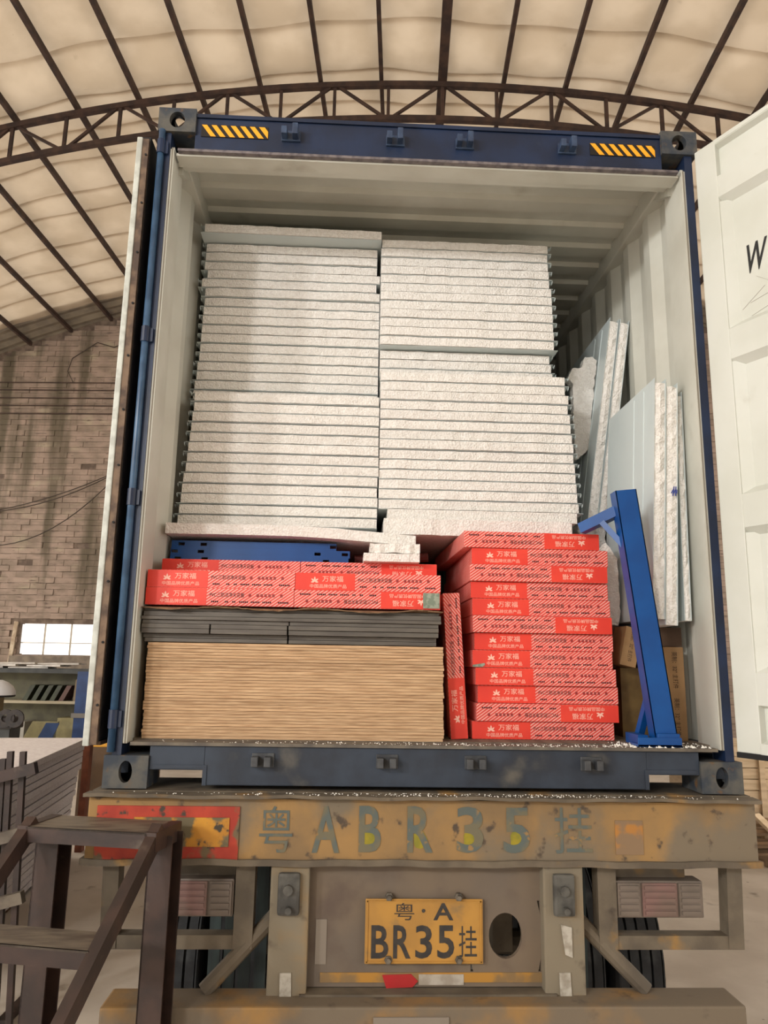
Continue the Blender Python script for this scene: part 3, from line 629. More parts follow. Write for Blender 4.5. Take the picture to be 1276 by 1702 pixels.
# --- red cartons
def stripes_mat():
    m = bpy.data.materials.new('red_hatched_carton'); m.use_nodes = True; N = m.node_tree.nodes; L = m.node_tree.links; b = N['Principled BSDF']; b.inputs['Roughness'].default_value = .5
    tc = N.new('ShaderNodeTexCoord'); sp = N.new('ShaderNodeSeparateXYZ'); L.new(tc.outputs['Object'], sp.inputs[0])
    def mth(op, a, c):
        x = N.new('ShaderNodeMath'); x.operation = op
        for i, v in enumerate((a, c)):
            if isinstance(v, (int, float)): x.inputs[i].default_value = v
            else: L.new(v, x.inputs[i])
        return x.outputs[0]
    s_ = mth('SUBTRACT', mth('ADD', sp.outputs[0], mth('MULTIPLY', sp.outputs[1], .9)), mth('MULTIPLY', sp.outputs[2], 1.4))
    fr_ = mth('FRACT', mth('MULTIPLY', s_, 1/.0175), 0); msk = mth('LESS_THAN', fr_, .42)
    nz = N.new('ShaderNodeTexNoise'); nz.inputs['Scale'].default_value = 14; L.new(tc.outputs['Object'], nz.inputs['Vector'])
    rg = N.new('ShaderNodeMapRange'); rg.inputs[1].default_value = .35; rg.inputs[2].default_value = .7; rg.inputs[3].default_value = .7; rg.inputs[4].default_value = .42; L.new(nz.outputs[0], rg.inputs[0])
    mx = N.new('ShaderNodeMix'); mx.data_type = 'RGBA'; L.new(mth('MULTIPLY', msk, rg.outputs[0]), mx.inputs[0]); mx.inputs[6].default_value = lin((216, 66, 58)); mx.inputs[7].default_value = lin((248, 214, 200)); L.new(mx.outputs[2], b.inputs['Base Color']); return m
hatch = stripes_mat()
BW, BD, BH = .60, .9, .0715
def face(x, z): return (x, -.0012, z)
def petal(mb, cx, cz, ang, l, w):
    c, s_ = math.cos(ang), math.sin(ang); pts = []
    for t, q in ((0, 0), (.35, .8), (.7, .75), (1, 0), (.7, -.75), (.35, -.8)): pts.append(face(cx+c*l*t-s_*w*q, cz+s_*l*t+c*w*q))
    mb.add(pts, [tuple(range(6))])
wp = MB()
for a, l in ((90, .021), (140, .019), (40, .019), (190, .016), (-10, .016)): petal(wp, -.221, .0, math.radians(a), l, .0042)
put_text(wp, '万家福', -.190, -.104, .0, .0245, face); put_text(wp, '中国品牌优质产品', -.240, -.090, -.0265, -.0105, face)
dp = MB(); put_text(dp, 'PVC三防洁净天花板', -.042, .098, .0, .0185, face)
rr = random.Random(5)
fm = MB()
for k in range(9): x = .115+.016*k; fm.add([face(x, .003), face(x+.010, .003), face(x+.010, .015), face(x, .015)], [(0, 1, 2, 3)]) if k not in (1, 7) else None
for x0, n in ((-.035, 4), (.02, 2), (.05, 2), (.078, 5), (.125, 5), (.172, 5), (.235, 6)):
    for k in range(n): x = x0+.0075*k; dp.add([face(x, -.022), face(x+.0052, -.022), face(x+.0052, -.0155), face(x, -.0155)], [(0, 1, 2, 3)])
faint_print = mat('faint_red_print', (150, 50, 48), rough=.7)
def me_of(mb, name, m): me = bpy.data.meshes.new(name); me.from_pydata(mb.v, [], mb.f); me.materials.append(m); return me
wp_m = me_of(wp, 'white_print', white_print); dp_m = me_of(dp, 'dark_print', dark_print); fm_m = me_of(fm, 'faint_print', faint_print)
cb = B(-BW/2, BW/2, 0, BD, -BH/2, BH/2); lp = B(-BW/2, -.055, -.0008, .002, -BH/2+.001, BH/2-.001)
me_b = bpy.data.meshes.new('carton_body'); me_b.from_pydata(cb.v, [], cb.f); me_b.materials.append(hatch)
_bm = bmesh.new(); _bm.from_mesh(me_b); bmesh.ops.bevel(_bm, geom=_bm.edges[:], offset=.002, segments=1, affect='EDGES'); _bm.to_mesh(me_b); _bm.free()
me_l = me_of(lp, 'logo_panel', redlogo)
def carton(x, y, z, label, group=None, flip=False, rot=None, w=1.):
    r = thing('red_carton', (x, y, z), label, 'carton', group); r.rotation_euler = rot or (0, math.pi if flip else 0, 0); r.scale = (w, 1, 1)
    link('carton_body', me_b, r); l = link('logo_panel', me_l, r); p = link('white_print', wp_m, l); tag(link('dark_print', dp_m, r), kind='stuff'); tag(link('faint_print', fm_m, r), kind='stuff'); tag(p, kind='stuff'); return r
gL = 'red cartons on the grey boards'
zc = 2.141+BH/2
carton(-.845, .10, zc, 'red carton in bottom row on cardboard sheet against left wall', gL)
torn = carton(-.244, .10, zc, 'upside-down red carton in bottom row with a torn grey-green corner', gL, True)
WL[torn.name] = Vector((0, 0, 0))
carton(-.843, .10, zc+BH, 'red carton in front second row touching left container wall', gL); carton(-.242, .10, zc+BH, 'red carton in front second row above the one with the torn grey corner', gL)
carton(-.838, .30, zc+2*BH, 'half hidden red carton set back in third row against left wall', gL); carton(-.236, .30, zc+2*BH, 'half hidden upside-down red carton set back in third row under foam offcut', gL, True)
B(-.297, -.229, -.0055, .002, -.033, .030).build('torn_corner_patch', mat('grey_green_patch', (120, 132, 116), (150, 156, 140), rough=.8, scale=60, thr=(.45, .55)), torn)
lefts = [770.6, 784, 780, 782.6, 785, 785, 789, 785, 790, 794.6, 791, 784.5]
flips = [1, 0, 1, 0, 0, 1, 0, 0, 0, 0, 1, 0]
words = ['topmost', 'second from top', 'third from top', 'fourth from top', 'fifth from top', 'sixth from top', 'sixth from bottom', 'fifth from bottom, chipped at its corner', 'fourth from bottom', 'third from bottom', 'second from bottom', 'bottom']
for k in range(12):
    z = FZ+.073*(11-k)+BH/2+.0008
    yp = .22
    px = lefts[k]; zz_ = z; ym = 905+(1215-905)*(k-1)/11 if k else 890
    xl = PY(px, 893+28.9*k, yp)[0]
    o = carton(xl+.3, yp+.012*math.sin(k*2.3)-(.006 if k == 1 else 0), z, 'red carton %s of the tall stack%s' % (words[k], ', lettering upside down' if flips[k] else ''), 'tall stack of red cartons', bool(flips[k]))
    if k == 0: o.rotation_euler = (0, math.pi, .03)
    if k == 7: WL[o.name] = Vector((0, 0, 0)); MB().prism([(-.3, -.004, -.026), (-.25, -.004, -.018), (-.248, -.004, -.026), (-.26, -.004, -.034), (-.3, -.004, -.034)], (0, .01, 0)).build('chipped_corner', MATS['grey_green_patch'], o)
ur_ = carton(.132, .20, FZ+.302, 'red carton standing upright on end between plywood and tall stack', None, rot=(0, -math.pi/2-.058, 0), w=1.)
# --- plywood sheets
ply = mat('plywood_edge', (206, 172, 134), (170, 134, 98), rough=.75, scale=9, stretch=(1.2, 1, 60), thr=(.38, .62), rnd=.16, dirt=[((128, 96, 66), 5, .62, .75)], bump=.2, bscale=30)
npl = 31; tpl = (1.992-FZ)/npl
for k in range(npl):
    e = rj.uniform(-.003, .003); dx = -.004*(k/npl)
    o = tag(B(-1.118+dx+e, .070+rj.uniform(-.003, .003), .10+rj.uniform(-.004, .004), 2.54, FZ+k*tpl, FZ+(k+1)*tpl-.0013).build('plywood_sheet', ply), 'tan plywood sheet %s in thick stack on container floor' % nth(k, npl), 'plywood', 'plywood sheets on the container floor')
# --- grey PVC boards
grey = mat('grey_board', (98, 92, 84), (84, 78, 72), rough=.6, scale=7, stretch=(1, 1, 8), rnd=.12)
gz = 1.994; gi = 0
layers = [(.016, [(-1.135, -.566), (-.560, .040)], .10), (.017, [(-1.142, -.566), (-.560, .040)], .10), (.020, [(-1.143, -.876), (-.870, -.566), (-.560, .046)], .072), (.018, [(-1.144, -.876), (-.870, -.566), (-.560, .046)], .068), (.016, [(-1.143, -.56), (-.556, .046)], .072), (.014, [(-1.145, .056)], .066), (.020, [(-1.14, .056)], .07), (.012, [(-1.14, .05)], .078)]
wl = ['lowest', 'second lowest', 'third', 'fourth', 'fifth', 'sixth', 'thick seventh', 'topmost']
for li, (h, rows, y) in enumerate(layers):
    for ri, (a, b) in enumerate(rows):
        lab = 'grey board in the %s layer above plywood' % wl[li]
        if len(rows) == 3: lab += (', touching the left wall', ', between two boards', ', beside red carton')[ri]
        elif len(rows) == 2: lab += (', touching the left wall', ', end next to upright red carton')[ri]
        o = B(a, b, y+rj.uniform(-.004, .004), 2.0, gz, gz+h-.001).build('grey_board', grey, bevel=.0015); tag(o, lab, 'board', 'grey boards on the plywood')
    gz += h
# cardboard sheet with a ragged edge
mb = MB(); vs = []; fs = []; n = 60
for i in range(n+1):
    x = -1.145+1.205*i/n; y = .045+.016*math.sin(i*.7)*math.sin(i*.23)+.01*rj.uniform(-1, 1)
    z = gz+.0005; dz = -.006*math.sin(i*.31)-.004*rj.random()
    vs += [(x, y, z+dz), (x, .075, z), (x, 1.2, z), (x, 1.2, z+.004), (x, .075, z+.004), (x, y, z+.004+dz)]
for i in range(n):
    for k in range(6): a = i*6; fs.append((a+k, a+(k+1) % 6, a+6+(k+1) % 6, a+6+k))
fs += [(5, 4, 3, 2, 1, 0), tuple(n*6+k for k in range(6))]
tag(mb.add(vs, fs).build('cardboard_sheet', mat('brown_card', (128, 98, 70), (104, 78, 56), rough=.85, scale=20)), 'thin torn cardboard sheet between grey boards and red cartons', 'cardboard')
# --- blue slotted bars lying across
bz = zc+2.5*BH+.001
for k, (x1, lab) in enumerate(((-.328, 'lowest'), (-.322, 'middle'), (-.385, 'topmost'))):
    z0 = bz+.034*k; t = thing('steel_bar', (-.7, .45, z0), 'blue slotted steel bar, %s of three behind the red cartons' % lab, 'steel bar', 'blue steel bars'); y = .42+.006*k
    web = MB(); cut = -1.135; hs = ((-1.1, -.98, -.43), (-1.118, -1.0, -.47, -.345), (-1.09, -.99, -.40))[k]      # slots are real openings in the web
    for hx_ in hs:
        web.box(cut, hx_-.014, y, y+.003, z0, z0+.0335).box(hx_-.014, hx_+.014, y, y+.003, z0, z0+.010).box(hx_-.014, hx_+.014, y, y+.003, z0+.024, z0+.0335); cut = hx_+.014
    web.box(cut, x1, y, y+.003, z0, z0+.0335).box(-1.135, x1, y+.003, y+.06, z0, z0+.003).box(-1.135, x1, y+.003, y+.06, z0+.030, z0+.0335).build('channel', blueS, t)
tag(MB().tube([(-.30, .55, 2.40), (.05, .55, 2.42)], .022, 10).build('bracing_pole', mat('dull_red_pole', (96, 40, 36), rough=.6)), 'dark red pole lying in the gap behind foam offcuts', 'pole')
# --- leaning panels on the right
def lean(name, xb, xt, zb, zt, y0, l, th, label, group, jag=True, skinL=True):
    d = Vector((xt-xb, 0, zt-zb)); hgt = d.length; d.normalize(); nrm = Vector((d.z, 0, -d.x))
    t = thing(name, (xb, y0, zb), label, 'panel', group); n = 40; rr = random.Random(hash(label) % 99 if False else len(label)+int(xb*100)); vs = []; fs = []
    for i in range(n+1):
        p = Vector((xb, 0, zb))+d*hgt*i/n; j = rr.uniform(-.006, .006) if jag else 0; j2 = rr.uniform(-.004, .004)
        a = p+nrm*.0022; b = p+nrm*(th-.0022)
        vs += [(a.x, y0+.006+j2, a.z), ((a.x+b.x)/2, y0+j, (a.z+b.z)/2), (b.x, y0+.006-j2, b.z), (b.x, y0+l, b.z), (a.x, y0+l, a.z)]
    for i in range(n):
        a = i*5
        for k in range(5): fs.append((a+k, a+(k+1) % 5, a+5+(k+1) % 5, a+5+k))
    fs += [(4, 3, 2, 1, 0), tuple(n*5+k for k in range(5))]
    MB().add(vs, fs).build('foam_core', foam, t)
    for off in (0, th-.002):
        a = Vector((xb, 0, zb))+nrm*off; b = a+d*(hgt+.02); mb = MB()
        P = [(a.x, y0, a.z), (a.x+nrm.x*.002, y0, a.z+nrm.z*.002), (b.x+nrm.x*.002, y0, b.z+nrm.z*.002), (b.x, y0, b.z)]
        mb.prism(P, (0, l, 0)); mb.build('steel_skin', skin, t)
        if off == 0:
            for q in (.12, .24): 
                a2 = a-nrm*.0012; g = MB(); g.bar((a2.x, y0+q, a2.z), ((a2+d*hgt).x, y0+q, (a2+d*hgt).z), .003, .003, up=(0, 1, 0)); g.build('skin_groove', skin, t)
    return t
gB = 'panels leaning on the right wall'
lean('sandwich_panel', .945, 1.008, 2.125, 3.165, .10, .60, .052, 'foam sandwich panel leaning by the right wall, its pale steel face showing', gB)
pB2 = lean('sandwich_panel', 1.0, 1.062, 2.100, 3.150, .105, .60, .052, 'foam sandwich panel with blue marker scribble leaning against its neighbour by right wall', gB)
lean('sandwich_panel', 1.098, 1.117, 2.12, 3.12, .14, .56, .030, 'thin foam panel wedged upright against right container wall', gB)
sm = MB(); 
for k in range(5): sm.bar((1.052+.006*k, .094, 2.66-.012*(k % 2)), (1.062+.004*k, .094, 2.69-.014*((k+1) % 2)), .004, .002, up=(0, 1, 0))
sm.build('marker_scribble', mat('blue_marker', (50, 66, 140), rough=.7), pB2)
lean('sandwich_panel', .885, 1.046, 2.655, 3.755, .72, 1.0, .050, 'taller foam sandwich panel leaning deeper inside, resting on foam block', 'deeper leaning panels')
lean('sandwich_panel', .939, 1.100, 2.660, 3.745, .715, 1.0, .050, 'taller foam panel leaning deeper inside, behind its twin by the wall', 'deeper leaning panels')
# foam pieces
def chunk(name, pts, y0, th, label, rot=0):
    mb = MB(); n = len(pts); rr = random.Random(n)
    P = []
    for i in range(n):      # subdivide the outline for a ragged edge
        a, b = pts[i], pts[(i+1) % n]; m = max(2, int(math.dist(a, b)/.018))
        for k in range(m): t = k/m; P.append((a[0]+(b[0]-a[0])*t+rr.uniform(-.004, .004), y0+rr.uniform(-.003, .003), a[1]+(b[1]-a[1])*t+rr.uniform(-.004, .004)))
    mb.prism(P, (0, th, 0)); return tag(mb.build(name, foam), label, 'foam offcut')
chunk('foam_offcut', [tuple(PY(a, b, .86)[[0, 2]]) for a, b in ((956, 765), (974, 752), (981, 735), (983, 690), (987, 640), (992, 600), (984, 592), (972, 594), (966, 611), (950, 613), (944, 628), (952, 640), (953, 690))], .86, .06, 'broken ragged foam piece wedged beside the deeper leaning panels')
chunk('foam_offcut', [(.845, 2.11), (.925, 2.11), (.94, 2.18), (.935, 2.42), (.885, 2.50), (.845, 2.45)], .46, .05, 'six-sided grey-white foam piece standing behind the blue frame')
chunk('foam_block', [(.86, 2.115), (1.0, 2.115), (1.0, 2.647), (.86, 2.647)], .80, .25, 'white foam block under the deeper leaning panels')
# brown cartons
card = mat('kraft_carton', (158, 124, 84), (140, 108, 72), rough=.7, scale=6, bump=.1); taped = mat('taped_carton', (120, 98, 58), (96, 76, 44), rough=.25, scale=10); cprint = mat('carton_ink', (56, 40, 30), rough=.8)
def kraft(name, x0, x1, y0, y1, z0, z1, rotz, roty, label, m, txt=True, label_tape=False):
    cx, cy = (x0+x1)/2, (y0+y1)/2; t = thing(name, (cx, y0, z0), label, 'carton'); w, h = x1-x0, z1-z0
    me = B(-w/2, w/2, 0, y1-y0, 0, h); o = me_of(me, 'carton_body', m); ob = link('carton_body', o, t)
    if txt:
        q = MB(); reps = 1 if h < .3 else 2
        for i in range(reps): put_text(q, '英制：32" 主打件', .02+i*h/reps, (i+1)*h/reps-.02, -w*.12, w*.16, lambda a, b: (b, -.0012, h-a))
        tag(link('ink_print', me_of(q, 'ink_print', cprint), t), kind='stuff')
    t.rotation_euler = (0, roty, rotz); return t
kraft('kraft_carton', 1.052, 1.135, .26, .85, FZ, FZ+.392, 0, .0, 'tall kraft carton with black lettering standing beside blue frame foot', card)
kraft('kraft_carton', .905, 1.035, .40, .9, FZ, FZ+.30, 0, 0, 'taped brown carton standing on floor behind blue frame', taped, False)
kraft('kraft_carton', .868, .938, .30, .45, FZ+.308, FZ+.478, .0, .22, 'tilted kraft carton with black lettering lying on the taped carton', card)
kraft('kraft_carton', .99, 1.15, .30, .9, FZ+.395, FZ+.478, 0, 0, 'dark brown carton lying flat under the leaning panels', mat('dark_kraft', (92, 70, 54), (78, 60, 46), rough=.8, scale=8), False)
kraft('kraft_carton', .835, .97, .46, 1.1, FZ+.30, FZ+.488, 0, 0, 'plain brown carton at the back beneath the six-sided foam piece', MATS['dark_kraft'], False)
kraft('kraft_carton', .86, 1.10, .92, 1.1, FZ, FZ+.29, 0, 0, 'brown carton on the floor deep behind the taped carton', MATS['dark_kraft'], False)
# --- blue steel frame: leaning post with brackets
bf = thing('steel_stand', (.93, .05, FZ), 'bright blue steel frame post leaning beside the red cartons', 'steel frame')
pb = Vector((.945, .055, FZ+.012)); pt = Vector((.826, .055, 2.652))
fpost = MB(); dpost = (pt-pb).normalized(); xn = dpost.cross(Vector((0, 1, 0))).normalized()
def postpt(t, side, y): p = pb+(pt-pb)*t; return (p.x+xn.x*side, y, p.z+xn.z*side)
for s0, s1, y0, y1 in ((-.045, .045, .02, .024), (-.045, -.041, .02, .085), (.041, .045, .02, .085)):
    fpost.hexa([postpt(0, s0, y0), postpt(0, s1, y0), postpt(0, s1, y1), postpt(0, s0, y1), postpt(1, s0, y0), postpt(1, s1, y0), postpt(1, s1, y1), postpt(1, s0, y1)])
fpost.build('post', blueS, bf)
MB().bar(PY(1028, 849, .07), PY(966, 879, .20), .04, .045).build('top_arm', blueS, bf)
MB().bar(PY(1040, 912, .06), PY(1000, 868, .10), .024, .024).build('arm_brace', blueS, bf)
MB().bar(PY(1080, 1150, .075), PY(1062, 1222, .17), .028, .026).build('foot_brace', blueS, bf)
MB().bar((.86, .05, FZ+.02), (.86, .19, FZ+.02), .04, .04).build('foot_arm', blueS, bf)
B(.82, .995, .0, .09, FZ, FZ+.010).box(.82, .995, .0, .006, FZ, FZ+.035).build('foot_plate', blueS, bf, bevel=.002)
B(.90, .99, .004, .088, FZ+.010, FZ+.05).build('foot_bracket', blueS, bf, bevel=.003)

# ================================================================== THE STEEL STEPS
st = thing('steel_steps', (-1.14, -.3, 0), 'dark brown welded steel steps standing before the trailer', 'steps')
SU = Vector((.978, -.207, 0)); SV = Vector((-.207, -.978, 0)); SO = Vector((-.965, -.327, 0))
def Q(u, v, z): p = SO+SU*u+SV*v; return Vector((p.x, p.y, z))
def qbox(u0, u1, v0, v1, z0, z1): return MB().hexa([Q(u0, v1, z0), Q(u1, v1, z0), Q(u1, v0, z0), Q(u0, v0, z0), Q(u0, v1, z1), Q(u1, v1, z1), Q(u1, v0, z1), Q(u0, v0, z1)])
WS = .44
for k in range(5):
    z = 1.36-.25*k; v = .315*k
    s_ = qbox(-WS, 0, v-(.20 if k == 0 else .15), v, z-.006, z).build('tread', steel_top, st)
    qbox(-WS, 0, v-.006, v, z-.05, z).build('tread_lip', steel_br, s_); 
for u in (-WS-.012, .012):
    MB().bar(Q(u, -.06, 1.362), Q(u, 1.66, .03), .036, .055).build('stringer', steel_br, st)
    a = u-.045 if u > -.2 else u
    l = qbox(a, a+.006, -.175, -.085, 0, 1.335).build('leg', steel_br, st); qbox(a, a+.085, -.091, -.085, 0, 1.335).build('leg_flange', steel_br, l); qbox(a, a+.085, -.175, -.169, 0, 1.335).build('leg_flange', steel_br, l)
    qbox(u-.02, u+.02, -.20, -.0, 1.30, 1.362).build('top_bearer', steel_br, st)

# ================================================================== LEFT BACKGROUND
wbm = mat('cream_core_board', (236, 228, 224), (222, 212, 208), rough=.85, scale=30, stretch=(1, 1, 3), bump=.6, bscale=60, rnd=.06)
c0 = Vector((-2.94, 5.01, 0)); fdir = Vector((.11, -.994, 0)); bdir = Vector((-.994, -.11, 0))
nb = 18; hh = (1.137-.03)/nb
for k in range(nb):
    z0 = .03+k*hh; sh_ = -.12*(1-k/nb)+rj.uniform(-.012, .012); f0 = rj.uniform(-.02, .02)
    a = c0+bdir*(-sh_+0)+fdir*f0
    p = [a, a+fdir*3.2, a+fdir*3.2+bdir*.95, a+bdir*.95]
    if k == nb-1: p = [a+bdir*-.02, a+fdir*3.2+bdir*-.02, a+fdir*3.2+bdir*.95, a+bdir*.95]
    m = MB().hexa([(q.x, q.y, z0) for q in p]+[(q.x, q.y, z0+hh-.010) for q in p])
    tag(m.build('cream_panel', wbm, bevel=.003), ('cream foam panel topping the floor stack behind the steel steps' if k == nb-1 else 'cream foam panel %s in floor stack behind the steel steps' % nth(k, nb)), 'panel', 'cream panels stacked on the floor')
for k, t in enumerate((.3, 1.6, 2.9)):
    a = c0+fdir*t+bdir*.12; tag(MB().bar((a.x, a.y, .014), ((a+bdir*.8).x, (a+bdir*.8).y, .014), .09, .028).build('timber_bearer', mat('old_timber', (120, 90, 62), (96, 70, 48), rough=.85, scale=8)), 'wooden bearer under the cream floor stack', 'timber', 'bearers under the cream stack')
# orange brown post and odd boxes behind the stack
tag(MB().box(-3.02, -2.955, 5.2, 5.3, 0, 1.05).build('timber_prop', mat('rust_timber', (132, 76, 52), (110, 62, 44), rough=.85, scale=9)), 'rust brown timber prop beside the cream floor stack', 'timber')
tag(MB().box(-3.35, -2.55, 6.1, 6.6, 0, .92).build('kraft_crate', mat('kraft_crate', (96, 74, 52), (78, 60, 44), rough=.8, scale=5), bevel=.01), 'brown crate seen beside the container corner', 'crate')
o = thing('yellow_box', (-2.9, 6.2, .92), 'yellow box with white sheet on top behind container corner', 'box')
MB().box(-3.25, -2.6, 6.1, 6.5, .92, 1.10).build('box_body', mat('yellow_card', (222, 160, 48), (206, 146, 42), rough=.6, scale=5), o, bevel=.005); MB().box(-3.3, -2.55, 6.05, 6.5, 1.10, 1.16).build('white_sheet', mat('white_sheet', (226, 222, 214), rough=.8), o)
# dark steel guard rack
rk = thing('steel_rack', (-2.3, 1.5, 0), 'dark steel rack of uprights and rails beside cream panels', 'rack')
for x, dx in ((-2.235, .06), (-2.20, .07), (-2.13, .075), (-2.34, .05)): MB().bar((x, 1.5, 1.40 if x > -2.22 else 1.36), (x+dx, 1.5, 0), .03, .03).build('upright', steel_br, rk)
for z, y in ((1.285, 1.46), (.955, 1.46), (.62, 1.46)):
    MB().bar((-2.55, y, z-.10), (-2.035, y, z+.035), .05, .06).build('rail', steel_br if z > 1 else steel_top, rk)
for x in (-2.5, -2.1): MB().bar((x, 1.5, .02), (x, 1.9, .02), .05, .04).build('foot', steel_br, rk)
# work bench with shelves
wb = thing('work_bench', S(-6.8, 14, 0), 'long green-grey shelving bench with blue end panel against far wall', 'bench')
gg = mat('green_grey_panel', (116, 112, 88), (98, 94, 76), rough=.7, scale=4); dkb = mat('dark_shelf_edge', (64, 66, 64), (48, 50, 50), rough=.6); blu = mat('bench_blue', (30, 62, 112), (24, 52, 98), rough=.5)
def sbox(x0, x1, d0, d1, z0, z1): return MB().hexa([S(x0, d0, z0), S(x1, d0, z0), S(x1, d1, z0), S(x0, d1, z0), S(x0, d0, z1), S(x1, d0, z1), S(x1, d1, z1), S(x0, d1, z1)])
sbox(-9.5, -5.72, 14, 14.8, 1.62, 1.70).build('top_shelf', dkb, wb); sbox(-9.5, -5.75, 14.75, 14.8, 0, 1.62).build('back_panel', gg, wb)
sbox(-5.98, -5.70, 13.98, 14.8, 0, 1.66).build('end_panel', blu, wb); sbox(-9.5, -5.98, 14.1, 14.75, 1.07, 1.12).build('shelf', mat('pale_shelf', (170, 160, 136), rough=.7), wb); sbox(-9.5, -5.98, 14.1, 14.75, .35, .40).build('shelf', gg, wb)
sbox(-6.02, -5.68, 13.95, 14.0, .84, .92).build('end_strap', mat('grey_strap', (118, 114, 108), rough=.6), wb)
paper = mat('white_paper', (214, 210, 204), (196, 190, 182), rough=.8, scale=8)
for k in range(6):
    x = -7.8+.28*k; mb = MB(); z = 1.705+.037*(k % 3); r = .1*math.sin(k*2)
    mb.hexa([S(x-.35, 14.05+r, z), S(x+.35, 14.1-r, z), S(x+.3, 14.6, z), S(x-.3, 14.55, z), S(x-.35, 14.05+r, z+.02), S(x+.35, 14.1-r, z+.035), S(x+.3, 14.6, z+.02), S(x-.3, 14.55, z+.03)])
    tag(mb.build('paper_sheet', paper), 'loose white sheet lying on top of the long bench', 'paper', 'sheets on the bench top')
binder = mat('binder_green', (66, 72, 54), (50, 52, 42), rough=.6)
for k in range(5):
    x = -7.05+.17*k; tag(MB().hexa([S(x, 14.15, 1.121), S(x+.09, 14.15, 1.121), S(x+.09, 14.5, 1.121), S(x, 14.5, 1.121), S(x+.14, 14.15, 1.40), S(x+.23, 14.15, 1.40), S(x+.23, 14.5, 1.40), S(x+.14, 14.5, 1.40)]).build('binder', binder if k < 4 else mat('binder_brown', (92, 66, 58), rough=.6)), ('leaning dark green binder on the middle shelf of bench' if k < 4 else 'leaning brown binder ending the row on the bench shelf'), 'binder', 'binders on the bench shelf')
tag(MB().hexa([S(-6.12, 14.2, 1.121), S(-6.0, 14.2, 1.121), S(-6.0, 14.5, 1.121), S(-6.12, 14.5, 1.121), S(-6.1, 14.2, 1.5), S(-6.0, 14.2, 1.58), S(-6.0, 14.5, 1.58), S(-6.1, 14.5, 1.5)]).build('leaning_board', mat('tan_board', (130, 114, 90), rough=.7)), 'tan board leaning on bench shelf by the blue end', 'board')
olive = mat('olive_carton', (150, 142, 102), (130, 122, 88), rough=.8)
for x0, x1, z1, m, lab in ((-6.35, -6.02, .82, olive, 'olive carton on low shelf beside the blue end panel'), (-7.25, -6.95, .74, mat('pale_grey_box', (160, 156, 146), rough=.7), 'pale grey box on low shelf near the dark machine')):
    tag(sbox(x0, x1, 14.15, 14.6, .40, z1).build('storage_box', m, bevel=.01), lab, 'box')
t = thing('folding_seat', S(-6.6, 13.2, 0), 'cream and blue backed seat standing before the bench', 'chair')
MB().hexa([S(-6.55, 13.2, .42), S(-6.05, 13.2, .42), S(-6.05, 13.26, .42), S(-6.55, 13.26, .42), S(-6.4, 13.3, .82), S(-5.95, 13.3, .82), S(-5.95, 13.36, .82), S(-6.4, 13.36, .82)]).build('backrest', olive, t)
MB().hexa([S(-6.28, 13.18, .44), S(-6.02, 13.18, .44), S(-6.02, 13.2, .44), S(-6.28, 13.2, .44), S(-6.15, 13.28, .80), S(-5.92, 13.28, .80), S(-5.92, 13.3, .80), S(-6.15, 13.3, .80)]).build('blue_pad', blu, t)
sbox(-6.6, -6.0, 12.85, 13.25, .38, .43).build('seat', olive, t)
for x in (-6.56, -6.05):
    for d in (12.9, 13.2): MB().bar(S(x, d, 0), S(x, d, .39), .03, .03).build('leg', dkb, t)
# dark machine with white hood
mc = thing('machine', S(-6.55, 12.4, 0), 'dark machine under a white domed hood at left edge', 'machine')
mb = MB(); cx, cy, cz = S(-6.62, 12.4, 1.30)
mb.lathe((cx, cy, cz), [(0, .30), (.06, .295), (.14, .25), (.20, .17), (.235, .08), (.24, .001)], 'Z', 20).build('hood', mat('white_hood', (222, 224, 228), rough=.35), mc, smooth=True)
MB().lathe((cx, cy, cz), [(-.03, .29), (0, .30)], 'Z', 20).build('hood_rim', rubber, mc)
sbox(-6.72, -6.52, 12.3, 12.5, .95, 1.28).build('neck', mat('tan_metal', (140, 122, 84), rough=.6), mc); sbox(-6.75, -6.2, 12.2, 12.6, .78, .96).build('motor', mat('dark_iron', (40, 36, 36), (58, 50, 46), rough=.6, scale=14), mc, bevel=.02)
for u in (-6.3, -6.15): mb = MB(); q = S(u, 12.2, .95); mb.lathe((q[0], q[1]-.03, q[2]), [(0, .06), (0, .14), (.04, .14), (.04, .06)], 'Y', 16).build('pulley', MATS['dark_iron'], mc)
sbox(-6.8, -6.25, 12.25, 12.6, 0, .8).build('stand', dkb, mc)

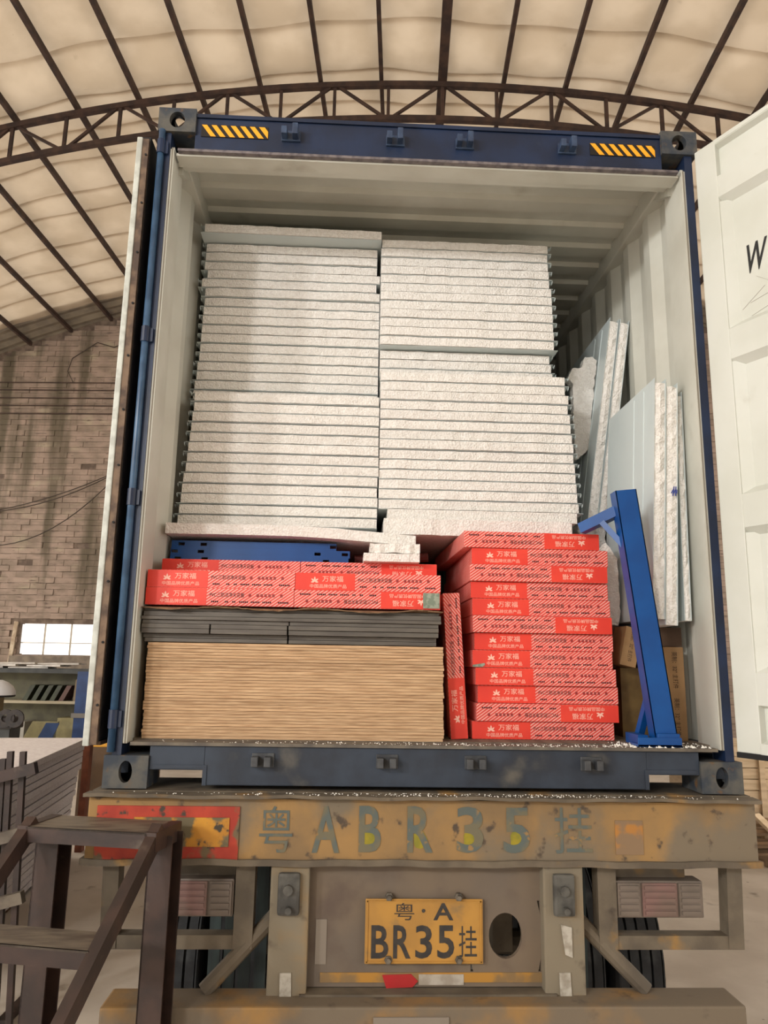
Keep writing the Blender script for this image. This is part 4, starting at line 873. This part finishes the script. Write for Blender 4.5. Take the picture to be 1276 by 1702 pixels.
# ================================================================== RIGHT BACKGROUND
cw = mat('pale_timber_board', (226, 204, 172), (208, 184, 150), rough=.8, scale=7, stretch=(.4, 1, 4), rnd=.08)
cr = thing('slatted_crate', (4.6, 5.3, 0), 'pale slatted timber crate beyond the right container corner', 'crate')
for k in range(6): MB().box(3.6, 5.6, 5.28, 5.31, .42+.115*k, .42+.115*k+.104).build('slat', cw, cr)
for x in (3.66, 4.14, 5.0, 5.5): MB().box(x-.03, x+.03, 5.25, 5.281, .1, 1.12).build('crate_post', cw, cr)
MB().box(3.6, 5.6, 5.31, 6.4, .40, 1.08).build('crate_body', cw, cr)
for k in range(3): MB().box(3.6+.9*k, 3.75+.9*k, 5.3, 6.4, .0, .40).build('crate_foot', cw, cr)
pm = mat('pallet_timber', (168, 140, 108), (134, 108, 82), rough=.85, scale=6, stretch=(.5, 1, 3), rnd=.15)
pt_ = thing('timber_pallet', (4.3, 4.9, 0), 'weathered pallet of loose boards before the slatted crate', 'pallet')
for k in range(3):
    z = .08+.12*k; MB().bar((3.78, 5.0-.04*k, z), (5.2, 4.86-.1*k, z+.03), .14, .03).build('deck_board', pm, pt_); MB().bar((3.80, 5.12, z+.05), (5.2, 5.14, z+.05), .14, .03).build('deck_board', pm, pt_)
for x in (3.9, 4.5, 5.1): MB().box(x-.04, x+.04, 4.75, 5.25, .0, .075).build('pallet_bearer', pm, pt_)
tag(MB().bar((3.86, 4.93, .465), (4.16, 4.45, .02), .11, .03).build('loose_plank', cw), 'pale plank propped slanting against the timber pallet', 'plank')

# ================================================================== CRUMBS
mb = MB(); rc = random.Random(11)
def crumb_at(x, y, z, r):
    a = [rc.uniform(.6, 1.2)*r for _ in range(4)]; mb.add([(x-a[0], y-a[1], z), (x+a[2], y-a[3], z), (x, y+a[0], z), (x+rc.uniform(-.3, .3)*r, y, z+a[1]*1.2)], [(0, 1, 2), (0, 1, 3), (1, 2, 3), (2, 0, 3)])
for i in range(420):
    x = rc.triangular(-1.1, 1.12, .75); crumb_at(x, rc.uniform(-.01, .08), Z0+.1665, rc.uniform(.0015, .004))
for i in range(240):
    x = rc.gauss(.92, .10); crumb_at(min(max(x, .66), 1.1), rc.uniform(-.01, .16), Z0+.168 if True else 0, rc.uniform(.002, .008))
for i in range(330):
    x = rc.triangular(-1.2, 1.2, .5); crumb_at(x, rc.uniform(-.088, -.03), 1.4435, rc.uniform(.0012, .0035))
tag(mb.build('foam_crumbs', crumb), 'white foam crumbs scattered on sill, floor edge and beam', 'crumbs', kind='stuff')
